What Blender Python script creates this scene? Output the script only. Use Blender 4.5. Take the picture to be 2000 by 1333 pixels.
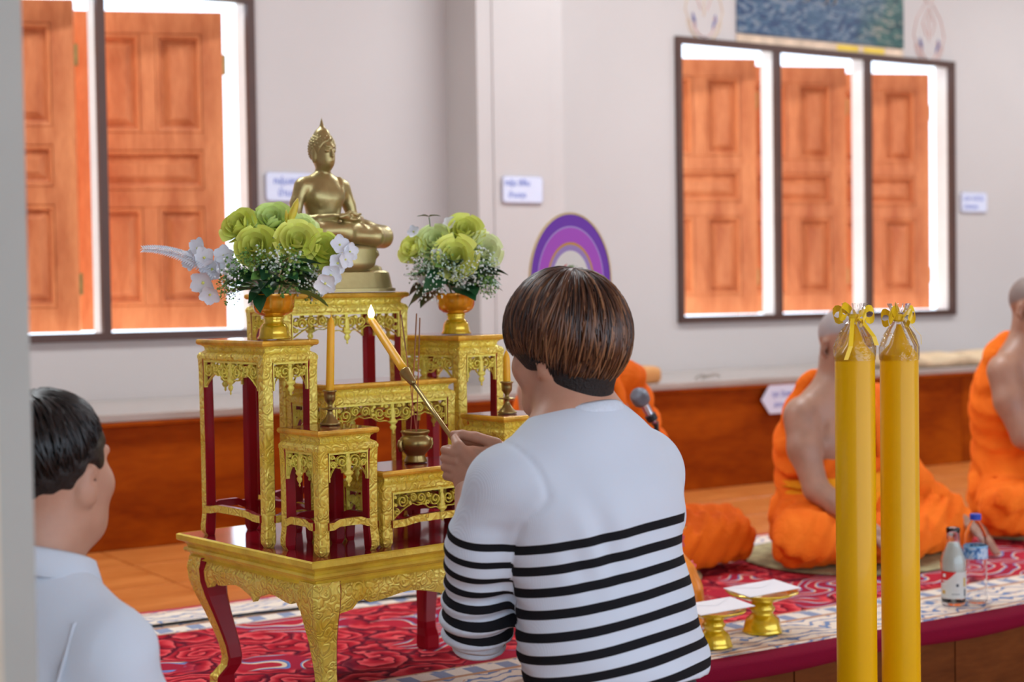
import bpy, math, random
import numpy as np
from mathutils import Matrix, Vector, Euler

for _o in list(bpy.data.objects):
    bpy.data.objects.remove(_o)
SC = bpy.context.scene
COL = SC.collection
random.seed(7)
RNG = np.random.default_rng(7)

# ---------------------------------------------------------------- camera
CAM_H = 0.92                      # above the carpeted platform (z = 0)
PITCH, ROLL = math.radians(1.87), math.radians(0.85)
_f = Vector((0, math.cos(PITCH), -math.sin(PITCH)))
_d = Vector((0, -math.sin(PITCH), -math.cos(PITCH)))
_x = Vector((1, 0, 0))
_ax = _x * math.cos(ROLL) + _d * math.sin(ROLL)
_ay = -_x * math.sin(ROLL) + _d * math.cos(ROLL)
cam_data = bpy.data.cameras.new('camera')
cam = bpy.data.objects.new('camera', cam_data)
COL.objects.link(cam)
M = Matrix.Identity(4)
for i in range(3):
    M[i][0], M[i][1], M[i][2] = _ax[i], -_ay[i], -_f[i]
M[2][3] = CAM_H
cam.matrix_world = M
cam_data.sensor_width = 36.0
cam_data.lens = 3100 * 36 / 2000
cam_data.clip_start = 0.05
cam_data.dof.use_dof = True
cam_data.dof.focus_distance = 3.15
cam_data.dof.aperture_fstop = 3.2
SC.camera = cam

# ---------------------------------------------------------------- light
world = bpy.data.worlds.new('overcast_sky'); SC.world = world
world.use_nodes = True
_bg = world.node_tree.nodes['Background']
_bg.inputs[0].default_value = (0.77, 0.91, 1.08, 1)
_bg.inputs[1].default_value = 2.8
SC.view_settings.view_transform = 'Standard'
SC.view_settings.look = 'None'
SC.view_settings.gamma = 1.0
SC.view_settings.use_curve_mapping = False
SC.view_settings.exposure = 0.08
_sd = bpy.data.lights.new('sun', 'SUN'); _sd.energy = 17.0; _sd.angle = math.radians(2); _sd.color = (1.0, 0.95, 0.86)
sun = bpy.data.objects.new('sun', _sd); COL.objects.link(sun)

# ---------------------------------------------------------------- frames
AW, AT = math.radians(57.3), math.radians(49.5)
U = Vector((math.sin(AW), math.cos(AW), 0))       # along the back wall
N = Vector((math.cos(AW), -math.sin(AW), 0))      # out of the back wall, into the room
RZ_WALL = math.atan2(U.y, U.x)
A = Vector((math.sin(AT), math.cos(AT), 0))       # along the altar front
B = Vector((-math.cos(AT), math.sin(AT), 0))      # towards the altar's back
RZ_ALT = math.atan2(A.y, A.x)
P0 = Vector((-0.414, 3.219, 0))
sun.rotation_euler = (N * 0.34 - U * 0.05 - Vector((0, 0, 1))).to_track_quat('-Z', 'Y').to_euler()     # high sun behind the building
# unseen area lights added under the ceiling to brighten back wall and floor
for _s, _n in ((1.2, -4.7), (4.6, -4.7), (8.0, -4.7)):
    _ld = bpy.data.lights.new('added_fill_light', 'AREA'); _ld.shape = 'RECTANGLE'; _ld.size = 1.6; _ld.size_y = .35; _ld.energy = 60.0; _ld.color = (.90, .97, 1.0)
    _lo = bpy.data.objects.new('added_fill_light', _ld); COL.objects.link(_lo); _lo.location = U * _s + N * _n + Vector((0, 0, 3.22)); _lo.rotation_euler = (0, 0, RZ_WALL)
def WP(s, n, z=0): return U * s + N * n + Vector((0, 0, z))
def AP(s, t, z=0): return P0 + A * s + B * t + Vector((0, 0, z))

# ---------------------------------------------------------------- materials
def new_mat(name):
    m = bpy.data.materials.new(name); m.use_nodes = True
    nt = m.node_tree
    return m, nt, nt.nodes['Principled BSDF']
def link(nt, a, b): nt.links.new(a, b)
def nd(nt, t, **kw):
    x = nt.nodes.new(t)
    for k, v in kw.items():
        if k in x.bl_rna.properties.keys(): setattr(x, k, v)
        else: x.inputs[k].default_value = v
    return x
def obj_coord(nt, scale=(1, 1, 1), rot=(0, 0, 0), which='Object'):
    tc = nd(nt, 'ShaderNodeTexCoord'); mp = nd(nt, 'ShaderNodeMapping')
    mp.inputs['Scale'].default_value = scale; mp.inputs['Rotation'].default_value = rot
    link(nt, tc.outputs[which], mp.inputs[0]); return mp.outputs[0]
def ramp(nt, fac, stops, interp='LINEAR'):
    r = nd(nt, 'ShaderNodeValToRGB'); cr = r.color_ramp; cr.interpolation = interp
    while len(cr.elements) > 1: cr.elements.remove(cr.elements[-1])
    cr.elements[0].position = stops[0][0]; cr.elements[0].color = (*stops[0][1], 1)
    for p, c in stops[1:]:
        e = cr.elements.new(p); e.color = (*c, 1)
    link(nt, fac, r.inputs[0]); return r.outputs[0]
def mix(nt, fac, a, b, mode='MIX'):
    m = nd(nt, 'ShaderNodeMix', data_type='RGBA', blend_type=mode)
    for sock, v in ((m.inputs[0], fac), (m.inputs[6], a), (m.inputs[7], b)):
        if hasattr(v, 'is_output'): link(nt, v, sock)
        else: sock.default_value = v if not isinstance(v, tuple) else ((*v, 1) if len(v) == 3 else v)
    return m.outputs[2]
def mth(nt, op, a, b=0.0, c=None):
    m = nd(nt, 'ShaderNodeMath', operation=op)
    for i, v in enumerate((a, b, c)):
        if v is None: continue
        if hasattr(v, 'is_output'): link(nt, v, m.inputs[i])
        else: m.inputs[i].default_value = v
    return m.outputs[0]
def bump(nt, bs, h, strength=0.3, dist=0.01):
    b = nd(nt, 'ShaderNodeBump'); b.inputs['Strength'].default_value = strength
    b.inputs['Distance'].default_value = dist
    link(nt, h, b.inputs['Height']); link(nt, b.outputs[0], bs.inputs['Normal'])
def simple(name, col, rough=0.5, metal=0.0, var=0.12, vscale=8, bmp=0.0, bscale=60, spec=0.5, coat=0.0, trans=0.0, sub=0.0, sheen=0.0, ior=1.45):
    m, nt, bs = new_mat(name)
    v = obj_coord(nt)
    nz = nd(nt, 'ShaderNodeTexNoise', Scale=vscale, Detail=4.0); link(nt, v, nz.inputs['Vector'])
    c = ramp(nt, nz.outputs[0], [(0.3, tuple(x * (1 - var) for x in col)), (0.7, tuple(min(1, x * (1 + var)) for x in col))])
    link(nt, c, bs.inputs['Base Color'])
    bs.inputs['Roughness'].default_value = rough; bs.inputs['Metallic'].default_value = metal
    bs.inputs['Specular IOR Level'].default_value = spec; bs.inputs['Coat Weight'].default_value = coat
    bs.inputs['Coat Roughness'].default_value = 0.05
    bs.inputs['Transmission Weight'].default_value = trans; bs.inputs['IOR'].default_value = ior
    bs.inputs['Sheen Weight'].default_value = sheen
    if sub:
        bs.inputs['Subsurface Weight'].default_value = sub
        bs.inputs['Subsurface Radius'].default_value = (0.02, 0.008, 0.004); bs.inputs['Subsurface Scale'].default_value = 0.5
    if bmp:
        n2 = nd(nt, 'ShaderNodeTexNoise', Scale=bscale, Detail=5.0); link(nt, v, n2.inputs['Vector'])
        bump(nt, bs, n2.outputs[0], bmp, 0.01)
    return m
def wood(name, dark, light, scale=(1, 1, 1), rough=0.35, coat=0.3, rot=(0, 0, 0), ring=2.5, spec=.2):
    m, nt, bs = new_mat(name)
    v = obj_coord(nt, scale, rot)
    nz = nd(nt, 'ShaderNodeTexNoise', Scale=ring, Detail=6.0, Roughness=0.6, Distortion=0.6); link(nt, v, nz.inputs['Vector'])
    n2 = nd(nt, 'ShaderNodeTexNoise', Scale=ring * 9, Detail=3.0); link(nt, v, n2.inputs['Vector'])
    f = mth(nt, 'ADD', mth(nt, 'MULTIPLY', nz.outputs[0], 0.75), mth(nt, 'MULTIPLY', n2.outputs[0], 0.25))
    c = ramp(nt, f, [(0.34, dark), (0.52, tuple((a + b) / 2 for a, b in zip(dark, light))), (0.68, light)])
    link(nt, c, bs.inputs['Base Color'])
    bs.inputs['Roughness'].default_value = rough; bs.inputs['Coat Weight'].default_value = coat; bs.inputs['Coat Roughness'].default_value = 0.12; bs.inputs['Specular IOR Level'].default_value = spec
    bump(nt, bs, n2.outputs[0], 0.06, 0.01)
    return m
def carved_gold(name, col=(0.90, 0.69, 0.07), col2=(1.0, 0.90, 0.20), dark=(0.55, 0.30, 0.02), scale=50, strength=0.95, metal=0.22, rough=0.33):
    m, nt, bs = new_mat(name)
    v = obj_coord(nt)
    nz = nd(nt, 'ShaderNodeTexNoise', Scale=scale * 0.6, Detail=1.0); link(nt, v, nz.inputs['Vector'])
    av = nd(nt, 'ShaderNodeVectorMath', operation='MULTIPLY_ADD')
    link(nt, nz.outputs['Color'], av.inputs[0]); av.inputs[1].default_value = (0.030, 0.030, 0.030); link(nt, v, av.inputs[2])
    vo = nd(nt, 'ShaderNodeTexVoronoi', feature='SMOOTH_F1', Scale=scale); vo.inputs['Smoothness'].default_value = .25
    link(nt, av.outputs[0], vo.inputs['Vector'])
    ring = mth(nt, 'ABSOLUTE', mth(nt, 'SUBTRACT', mth(nt, 'FRACT', mth(nt, 'MULTIPLY', vo.outputs[0], 2.6)), .5))   # leaf-like concentric cuts
    cell = mth(nt, 'SUBTRACT', 1.0, mth(nt, 'MULTIPLY', vo.outputs[0], 1.2))
    h = mth(nt, 'ADD', mth(nt, 'MULTIPLY', ring, 0.8), mth(nt, 'MULTIPLY', cell, 0.5))
    big = nd(nt, 'ShaderNodeTexNoise', Scale=7.0, Detail=3.0); link(nt, v, big.inputs['Vector'])
    c = ramp(nt, big.outputs[0], [(0.35, col), (0.65, col2)])
    c = mix(nt, ramp(nt, ring, [(0.0, (.8, .8, .8)), (0.10, (0, 0, 0))]), c, dark)
    link(nt, c, bs.inputs['Base Color'])
    bs.inputs['Metallic'].default_value = metal; bs.inputs['Roughness'].default_value = rough
    bump(nt, bs, h, strength, 0.0045)
    return m

MAT = {}
MAT['wall'] = simple('pink_white_plaster', (0.55, 0.507, 0.490), 0.6, var=0.03, vscale=1.2, bmp=0.03, bscale=120)
MAT['white_paint'] = simple('white_paint', (0.82, 0.83, 0.84), 0.5, var=0.03)
MAT['brown_frame'] = simple('dark_brown_frame', (0.075, 0.035, 0.026), 0.45, var=0.1)
MAT['shutter'] = wood('shutter_wood', (0.48, 0.130, 0.046), (0.76, 0.285, 0.115), (6, 6, 1.0), 0.42, 0.0, ring=2.2)
MAT['bench'] = wood('bench_wood', (0.19, 0.024, 0.0008), (0.40, 0.078, 0.003), (0.9, 1, 3.0), 0.45, 0.0, ring=1.6, spec=.05)
MAT['tile'] = wood('wood_look_tile', (0.46, 0.125, 0.022), (0.70, 0.25, 0.065), (1.2, 6, 1), 0.3, 0.0, ring=1.4, spec=.22)
MAT['grout'] = simple('grout', (0.42, 0.28, 0.2), 0.8)
MAT['panelboard'] = wood('stage_board', (0.085, 0.022, 0.004), (0.16, 0.048, 0.010), (1.2, 1, 5), 0.45, 0.0, ring=2.0, spec=.1)
MAT['ledge'] = simple('ledge_stone', (0.40, 0.34, 0.30), 0.16, var=0.08, vscale=3, coat=0.3)
MAT['pillar'] = simple('grey_white_plaster', (0.395, 0.42, 0.385), 0.6, var=0.06, vscale=3)
MAT['gold'] = carved_gold('carved_gold_paint')
MAT['gold_plain'] = simple('gold_paint_smooth', (0.92, 0.68, 0.08), 0.34, 0.2, var=0.22, vscale=14, bmp=0.25, bscale=70)
MAT['gold_edge'] = simple('worn_orange_gold', (0.76, 0.43, 0.04), 0.32, 0.25, var=0.3, vscale=16, bmp=0.3, bscale=90)
MAT['gold_fret'] = simple('fretwork_gold', (0.98, 0.80, 0.14), 0.36, 0.2, var=0.2, vscale=20, bmp=0.25, bscale=160)
MAT['red'] = simple('red_lacquer', (0.30, 0.006, 0.014), 0.3, 0.0, var=0.18, vscale=5, coat=0.05, spec=.2)
MAT['red_top'] = simple('polished_red_lacquer', (0.30, 0.008, 0.018), 0.12, 0.0, var=0.18, vscale=5, coat=0.45)
MAT['brass'] = simple('aged_brass', (0.36, 0.27, 0.10), 0.3, 0.85, var=0.25, vscale=25, bmp=0.05, bscale=80)
MAT['statue'] = simple('statue_gold', (0.42, 0.345, 0.15), 0.36, 0.75, var=0.14, vscale=18, bmp=0.04, bscale=90)

# ---------------------------------------------------------------- mesh helpers
class MB:
    def __init__(s): s.v = []; s.f = []; s.m = []
    def add(s, verts, faces, mi=0):
        o = len(s.v); s.v += [tuple(p) for p in verts]
        s.f += [tuple(i + o for i in f) for f in faces]; s.m += [mi] * len(faces); return s
    def box(s, x0, x1, y0, y1, z0, z1, mi=0, bev=0.0):
        if bev:
            # chamfered box: convex hull style with three inset rectangles
            b = bev; P = []
            for (i, z) in ((b, z0), (0, z0 + b), (0, z1 - b), (b, z1)):
                P += [(x0 + i + (0), y0 + i, z), (x1 - i, y0 + i, z), (x1 - i, y1 - i, z), (x0 + i, y1 - i, z)]
            F = [(3, 2, 1, 0), (12, 13, 14, 15)]
            for r in range(3):
                for k in range(4):
                    F.append((r * 4 + k, r * 4 + (k + 1) % 4, r * 4 + 4 + (k + 1) % 4, r * 4 + 4 + k))
            return s.add(P, F, mi)
        return s.add([(x0, y0, z0), (x1, y0, z0), (x1, y1, z0), (x0, y1, z0), (x0, y0, z1), (x1, y0, z1), (x1, y1, z1), (x0, y1, z1)],
                     [(3, 2, 1, 0), (4, 5, 6, 7), (0, 1, 5, 4), (1, 2, 6, 5), (2, 3, 7, 6), (3, 0, 4, 7)], mi)
    def rings(s, rings, closed=True, cap0=True, cap1=True, mi=0):
        n = len(rings[0]); P = [p for r in rings for p in r]; F = []
        for i in range(len(rings) - 1):
            for k in range(n if closed else n - 1):
                k2 = (k + 1) % n
                F.append((i * n + k, i * n + k2, (i + 1) * n + k2, (i + 1) * n + k))
        if cap0: F.append(tuple(range(n - 1, -1, -1)))
        if cap1: F.append(tuple((len(rings) - 1) * n + k for k in range(n)))
        return s.add(P, F, mi)
    def lathe(s, prof, n=24, rib=None, mi=0, cx=0, cy=0, cap=True):
        R = []
        for (r, z) in prof:
            ring = []
            for k in range(n):
                t = 2 * math.pi * k / n; rr = r * (1 + (rib(k, z) if rib else 0))
                ring.append((cx + rr * math.cos(t), cy + rr * math.sin(t), z))
            R.append(ring)
        return s.rings(R, True, cap, cap, mi)
    def tube(s, pts, rad, n=8, mi=0, cap=True, flat=1.0):
        pts = [Vector(p) for p in pts]; m = len(pts)
        if not hasattr(rad, '__len__'): rad = [rad] * m
        R = []; up = Vector((0, 0, 1)); prev = None
        for i, p in enumerate(pts):
            t = (pts[min(i + 1, m - 1)] - pts[max(i - 1, 0)]).normalized()
            if prev is None:
                a = t.cross(up)
                if a.length < 1e-3: a = t.cross(Vector((1, 0, 0)))
            else: a = prev - t * prev.dot(t)
            a.normalize(); prev = a; b = t.cross(a)
            R.append([p + (a * math.cos(2 * math.pi * k / n) + b * (math.sin(2 * math.pi * k / n) * flat)) * rad[i] for k in range(n)])
        return s.rings([[tuple(q) for q in r] for r in R], True, cap, cap, mi)
    def prism(s, outline, y0, y1, mi=0):
        # outline in (x, z), extruded along y
        n = len(outline)
        P = [(x, y0, z) for x, z in outline] + [(x, y1, z) for x, z in outline]
        F = [tuple(range(n)), tuple(range(2 * n - 1, n - 1, -1))] + [(k, n + k, n + (k + 1) % n, (k + 1) % n) for k in range(n)]
        return s.add(P, F, mi)
    def rect_sweep(s, w, d, prof, mi=0, cap0=False, cap1=False):
        R = []
        for off, z in prof:
            x, y = w / 2 + off, d / 2 + off
            R.append([(-x, -y, z), (x, -y, z), (x, y, z), (-x, y, z)])
        return s.rings(R, True, cap0, cap1, mi)
    def xform(s, Mx):
        s.v = [tuple(Mx @ Vector(p)) for p in s.v]; return s
    def mesh(s, name, mats, smooth=False):
        me = bpy.data.meshes.new(name); me.from_pydata(s.v, [], s.f)
        for m in (mats if isinstance(mats, (list, tuple)) else [mats]): me.materials.append(MAT[m] if isinstance(m, str) else m)
        if any(s.m): me.polygons.foreach_set('material_index', s.m)
        if smooth: me.polygons.foreach_set('use_smooth', [True] * len(me.polygons))
        me.update(); return me
    def build(s, name, mats, parent=None, smooth=False, loc=None, rz=None):
        return obj(name, s.mesh(name, mats, smooth), parent, loc, rz)
def obj(name, me, parent=None, loc=None, rz=None, rot=None, scale=None):
    o = bpy.data.objects.new(name, me); COL.objects.link(o)
    if parent: o.parent = parent
    if loc is not None: o.location = loc
    if rz is not None: o.rotation_euler = (0, 0, rz)
    if rot is not None: o.rotation_euler = rot
    if scale is not None: o.scale = scale
    return o
def tag(o, label=None, cat=None, group=None, kind=None):
    if label: o['label'] = label
    if cat: o['category'] = cat
    if group: o['group'] = group
    if kind: o['kind'] = kind
    return o
def thing(name, label, cat, loc=(0, 0, 0), rz=0.0, group=None):
    o = bpy.data.objects.new(name, None); COL.objects.link(o); o.empty_display_size = 0.05
    o.location = loc; o.rotation_euler = (0, 0, rz)
    return tag(o, label, cat, group)
def copy_tree(o, parent=None):
    c = o.copy(); COL.objects.link(c)
    if parent: c.parent = parent
    for ch in list(o.children): copy_tree(ch, c)
    return c
def arc(cx, cy, r, a0, a1, n):
    return [(cx + r * math.cos(math.radians(a0 + (a1 - a0) * i / n)), cy + r * math.sin(math.radians(a0 + (a1 - a0) * i / n))) for i in range(n + 1)]

# ---------------------------------------------------------------- implicit surfaces (bodies, statue)
class Vol:
    def __init__(s, lo, hi, res):
        s.lo = np.array(lo, np.float32); s.res = res
        s.n = np.ceil((np.array(hi) - np.array(lo)) / res).astype(int) + 1
        s.v = np.full(s.n, 0.5, np.float32)
    def sl(s, lo, hi):
        i0 = np.clip(np.floor((np.array(lo) - s.lo) / s.res).astype(int), 0, s.n)
        i1 = np.clip(np.ceil((np.array(hi) - s.lo) / s.res).astype(int) + 1, 0, s.n)
        ax = [s.lo[k] + s.res * np.arange(i0[k], i1[k], dtype=np.float32) for k in range(3)]
        g = np.meshgrid(*ax, indexing='ij', sparse=True)
        return tuple(slice(a, b) for a, b in zip(i0, i1)), g
    def put(s, idx, d, k, op):
        v = s.v[idx]
        if op == 'add':
            if k > 0:
                h = np.maximum(k - np.abs(v - d), 0) / k; r = np.minimum(v, d) - h * h * k * 0.25
            else: r = np.minimum(v, d)
        else:
            if k > 0:
                h = np.maximum(k - np.abs(v + d), 0) / k; r = np.maximum(v, -d) + h * h * k * 0.25
            else: r = np.maximum(v, -d)
        s.v[idx] = r
    def cone(s, p, q, r1, r2, k=0.02, op='add', sq=None):
        p = np.array(p, np.float32); q = np.array(q, np.float32); m = max(r1, r2) * (1.6 if sq is not None else 1) + k + 4 * s.res
        idx, (X, Y, Z) = s.sl(np.minimum(p, q) - m, np.maximum(p, q) + m)
        ba = q - p; L2 = float(ba @ ba) + 1e-12
        x, y, z = X - p[0], Y - p[1], Z - p[2]
        t = np.clip((x * ba[0] + y * ba[1] + z * ba[2]) / L2, 0, 1)
        dx, dy, dz = x - t * ba[0], y - t * ba[1], z - t * ba[2]
        if sq is not None:      # sq = (direction, factor): squash cross-section along direction
            u, fct = np.array(sq[0], np.float32), sq[1]; u = u / np.linalg.norm(u)
            c = (dx * u[0] + dy * u[1] + dz * u[2]) * (1 / fct - 1)
            dx, dy, dz = dx + c * u[0], dy + c * u[1], dz + c * u[2]
        d = np.sqrt(dx * dx + dy * dy + dz * dz) - (r1 + (r2 - r1) * t)
        s.put(idx, d, k, op); return s
    def ell(s, c, r, k=0.02, op='add', R=None):
        c = np.array(c, np.float32); r = np.array(r, np.float32); m = float(r.max()) + k + 4 * s.res
        idx, (X, Y, Z) = s.sl(c - m, c + m)
        x, y, z = X - c[0], Y - c[1], Z - c[2]
        if R is not None:
            R = np.array(R, np.float32)
            x, y, z = (R[0, 0] * x + R[1, 0] * y + R[2, 0] * z), (R[0, 1] * x + R[1, 1] * y + R[2, 1] * z), (R[0, 2] * x + R[1, 2] * y + R[2, 2] * z)
        k0 = np.sqrt((x / r[0]) ** 2 + (y / r[1]) ** 2 + (z / r[2]) ** 2)
        k1 = np.sqrt((x / r[0] ** 2) ** 2 + (y / r[1] ** 2) ** 2 + (z / r[2] ** 2) ** 2)
        d = k0 * (k0 - 1.0) / np.maximum(k1, 1e-6)
        s.put(idx, d, k, op); return s
    def chain(s, pts, rad, k=0.01, sq=None):
        for i in range(len(pts) - 1): s.cone(pts[i], pts[i + 1], rad[i], rad[i + 1], k, sq=sq)
        return s
    def grid(s):
        ax = [s.lo[k] + s.res * np.arange(s.n[k], dtype=np.float32) for k in range(3)]
        return np.meshgrid(*ax, indexing='ij', sparse=True)
    def cut(s, p, nrm):                     # keep the side the normal points away from
        X, Y, Z = s.grid(); nrm = np.array(nrm, np.float32); nrm = nrm / np.linalg.norm(nrm)
        s.v = np.maximum(s.v, (X - p[0]) * nrm[0] + (Y - p[1]) * nrm[1] + (Z - p[2]) * nrm[2]); return s
    def verts_quads(s):
        v = np.pad(s.v, 1, constant_values=0.5); S = v < 0
        nx, ny, nz = v.shape
        c = [S[i:nx - 1 + i, j:ny - 1 + j, k:nz - 1 + k] for i in (0, 1) for j in (0, 1) for k in (0, 1)]
        cnt = sum(x.astype(np.int8) for x in c); act = (cnt > 0) & (cnt < 8)
        ids = np.full(act.shape, -1, np.int32); I = np.argwhere(act); ids[act] = np.arange(len(I))
        acc = np.zeros((len(I), 3)); num = np.zeros(len(I))
        corners = [(i, j, k) for i in (0, 1) for j in (0, 1) for k in (0, 1)]
        vals = np.stack([v[I[:, 0] + a, I[:, 1] + b, I[:, 2] + c_] for a, b, c_ in corners], 1)
        for e0 in range(8):
            for e1 in range(e0 + 1, 8):
                if sum(abs(a - b) for a, b in zip(corners[e0], corners[e1])) != 1: continue
                a, b = vals[:, e0], vals[:, e1]; cr = (a < 0) != (b < 0)
                t = np.where(cr, a / np.where(cr, a - b, 1), 0)[:, None]
                p = np.array(corners[e0]) + t * (np.array(corners[e1]) - np.array(corners[e0]))
                acc += np.where(cr[:, None], p, 0); num += cr
        P = (I - 1 + acc / num[:, None]) * s.res + s.lo
        Q = []
        for axk in range(3):
            a = [0, 0, 0]; b = [0, 0, 0]; a[axk] = 0
            sh = list(v.shape); s0 = [slice(1, -1)] * 3; s1 = [slice(1, -1)] * 3
            s0[axk] = slice(0, sh[axk] - 1); s1[axk] = slice(1, sh[axk])
            cr = S[tuple(s0)] != S[tuple(s1)]
            E_ = np.argwhere(cr)
            off = np.array([1, 1, 1]); off[axk] = 0; E_ = E_ + off
            o1, o2 = [k for k in range(3) if k != axk]
            d1 = np.zeros(3, int); d1[o1] = 1; d2 = np.zeros(3, int); d2[o2] = 1
            q = [ids[tuple((E_ - w).T)] for w in (0 * d1, d1, d1 + d2, d2)]
            q = np.stack(q, 1); flip = S[tuple(E_.T)]
            if axk == 1: flip = ~flip
            q[flip] = q[flip][:, ::-1]; Q.append(q)
        Q = np.concatenate(Q); Q = Q[(Q >= 0).all(1)]
        return P, Q[:, ::-1]
    def relax(s, P, Q, it=2, lam=0.5):
        n = len(P)
        for _ in range(it):
            acc = np.zeros_like(P); cnt = np.zeros(n)
            for a in range(4):
                i, j = Q[:, a], Q[:, (a + 1) % 4]
                np.add.at(acc, i, P[j]); np.add.at(acc, j, P[i]); np.add.at(cnt, i, 1); np.add.at(cnt, j, 1)
            P = P + lam * (acc / np.maximum(cnt, 1)[:, None] - P)
        return P
def arr_mesh(name, P, Q, mats, smooth=True):
    me = bpy.data.meshes.new(name); nq = len(Q)
    me.vertices.add(len(P)); me.vertices.foreach_set('co', np.asarray(P, np.float32).ravel())
    me.loops.add(nq * 4); me.loops.foreach_set('vertex_index', np.asarray(Q, np.int32).ravel())
    me.polygons.add(nq); me.polygons.foreach_set('loop_start', np.arange(0, nq * 4, 4, dtype=np.int32))
    me.polygons.foreach_set('use_smooth', np.full(nq, smooth, bool))
    for m in (mats if isinstance(mats, (list, tuple)) else [mats]): me.materials.append(MAT[m] if isinstance(m, str) else m)
    me.update(calc_edges=True); me.validate(); return me
def vol_mesh(name, vol, mats, it=2):
    P, Q = vol.verts_quads(); P = vol.relax(P, Q, it); return arr_mesh(name, P, Q, mats)
def rotm(ax, deg): return np.array(Matrix.Rotation(math.radians(deg), 3, ax))
# ================================================================ THE ROOM
LOWZ = -0.32
WN, RN, SN = -6.35, -5.567, -2.93         # back wall, bench front, platform front (along N)
def wall_box(mb, s0, s1, n0, n1, z0, z1, mi=0, bev=0.0):   # local frame: x along U, y along -N (away from the room)
    return mb.box(s0, s1, -n1, -n0, z0, z1, mi, bev)
def wall_obj(mb, name, mats, kind='structure', parent=None):
    o = mb.build(name, mats, parent)
    if parent is None: o.rotation_euler = (0, 0, RZ_WALL)
    if kind: o['kind'] = kind
    return o
ZB, ZT = 0.733, 2.19                       # window frame outer bottom / top
WINS = [(0.78, 2.78), (5.08, 7.12)]
WT = 0.10
m = MB()
xs = [-3.0, WINS[0][0] + .01, WINS[0][1] - .01, WINS[1][0] + .01, WINS[1][1] - .01, 11.0]
for i in (0, 2, 4): wall_box(m, xs[i], xs[i + 1], WN - WT, WN, LOWZ, 3.3)
for i in (1, 3):
    wall_box(m, xs[i], xs[i + 1], WN - WT, WN, LOWZ, ZB + .01); wall_box(m, xs[i], xs[i + 1], WN - WT, WN, ZT - .01, 3.3)
wall_back = wall_obj(m, 'wall_back', 'wall')
# shallow pilaster between the windows
m = MB(); wall_box(m, 3.735, 4.20, WN, WN + 0.275, 0.49, 3.3); wall_box(m, 3.815, 4.12, WN + 0.275, WN + 0.282, 0.49, 3.3)
pil = m.build('pilaster', 'wall', wall_back)
m = MB(); m.box(-4, 12, -9, 9, 3.3, 3.4)
ceil_ = m.build('ceiling', 'white_paint'); ceil_.rotation_euler = (0, 0, RZ_WALL); ceil_['kind'] = 'structure'
ceil_.location = (0, 0, 0)
ceil_.data.clear_geometry(); mm = MB(); mm.box(-4, 12, -4.5, 7.7, 3.3, 3.4); ceil_.data.from_pydata(mm.v, [], mm.f)  # stretched past camera and window wall to cut sky light and sun

m = MB(); m.box(-4, 12, -6, 3.2, LOWZ - .1, LOWZ)
fl = wall_obj(m, 'floor', 'tile')
# ---- the raised platform: body, tiles, front boards
m = MB(); m.box(-2.6, 10.6, -SN + .02, -WN, LOWZ, -0.012)
plat = wall_obj(m, 'trim_1', 'grout')
tile_me = None
tm = MB(); tm.box(-.1975, .1975, -.1975, .1975, -.012, -0.001, bev=.003); tile_me = tm.mesh('floor_tile', 'tile')
for i in range(-3, 22):
    for j in range(0, 6):
        s, nn = 1.41 + .4 * i + .2, -4.2 - .4 * j - .02
        if nn - .2 < RN - .4 or s > 8.6: continue
        if i >= 0 and nn > -4.2: continue
        t = obj('floor_tile', tile_me, plat, (s, -nn, 0))
bm_ = MB(); bm_.box(-.2875, .2875, -.012, .004, LOWZ + .002, -.03, bev=.003); board_me = bm_.mesh('front_board', 'panelboard')
for i in range(-6, 12):
    obj('front_board', board_me, plat, (2.70 + .58 * i + .29, -SN + .01, 0))
m = MB(); m.box(-2.6, 10.6, -SN - .006, -SN + .03, -.032, -.013, bev=.003); m.build('edge_strip', 'panelboard', plat)
# ---- the monks' bench along the wall
m = MB(); wall_box(m, -2.6, 10.6, WN, RN - .022, 0.0, .46)
bench = wall_obj(m, 'trim_2', 'bench')
for i in range(-1, 4):
    p = MB(); p.box(-1.198, 1.198, 0, .022, .0, .46, bev=.003)
    p.build('bench_panel', 'bench', bench, loc=(2.7 + 2.4 * i, -RN, 0))
m = MB(); wall_box(m, -2.6, 10.6, WN + .001, RN + .02, .462, .492, bev=.004); m.build('bench_top', 'ledge', bench)
m = MB(); wall_box(m, -2.6, 10.6, RN + .004, RN + .024, .445, .4615, bev=.003); m.build('bench_nosing', 'bench', bench)

# ---- windows: dark frame, white posts, panelled leaves standing ajar outside
def leaf_mesh(w, h):
    m = MB(); t = .044; st = .085
    def rail(x0, x1, z0, z1): m.box(x0, x1, -t / 2, t / 2, z0, z1, bev=.003)
    rows = [(st * 1.0, .445 * h), (.475 * h + .02, .615 * h), (.655 * h + .02, h - st * .8)]
    rows = [(.075 * h, .385 * h), (.44 * h, .565 * h), (.62 * h, .93 * h)]
    rail(0, .09, 0, h); rail(w - .09, w, 0, h)
    zs = [0] + [z for r in rows for z in r] + [h]
    for a, b in zip(zs[0::2], zs[1::2]): rail(.09, w - .09, a, b)
    cx = w / 2
    for r in (rows[0], rows[2]): rail(cx - .032, cx + .032, *r)
    return m.mesh('window_leaf', 'shutter'), rows
def raised_panel(x0, x1, z0, z1):
    m = MB()
    R = []
    for i, y in ((0, .012), (.006, .024), (.018, .022), (.026, -.002), (.032, -.004), (.064, .014), (.067, .014)):
        R.append([(x0 + i, -y, z0 + i), (x1 - i, -y, z0 + i), (x1 - i, -y, z1 - i), (x0 + i, -y, z1 - i)])
    m.rings(R, True, False, True)
    m.add([(x0, .010, z0), (x1, .010, z0), (x1, .010, z1), (x0, .010, z1)], [(0, 1, 2, 3)])
    return m
LW = .64
lm, rows = leaf_mesh(LW, 1.375)
pan = []
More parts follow.
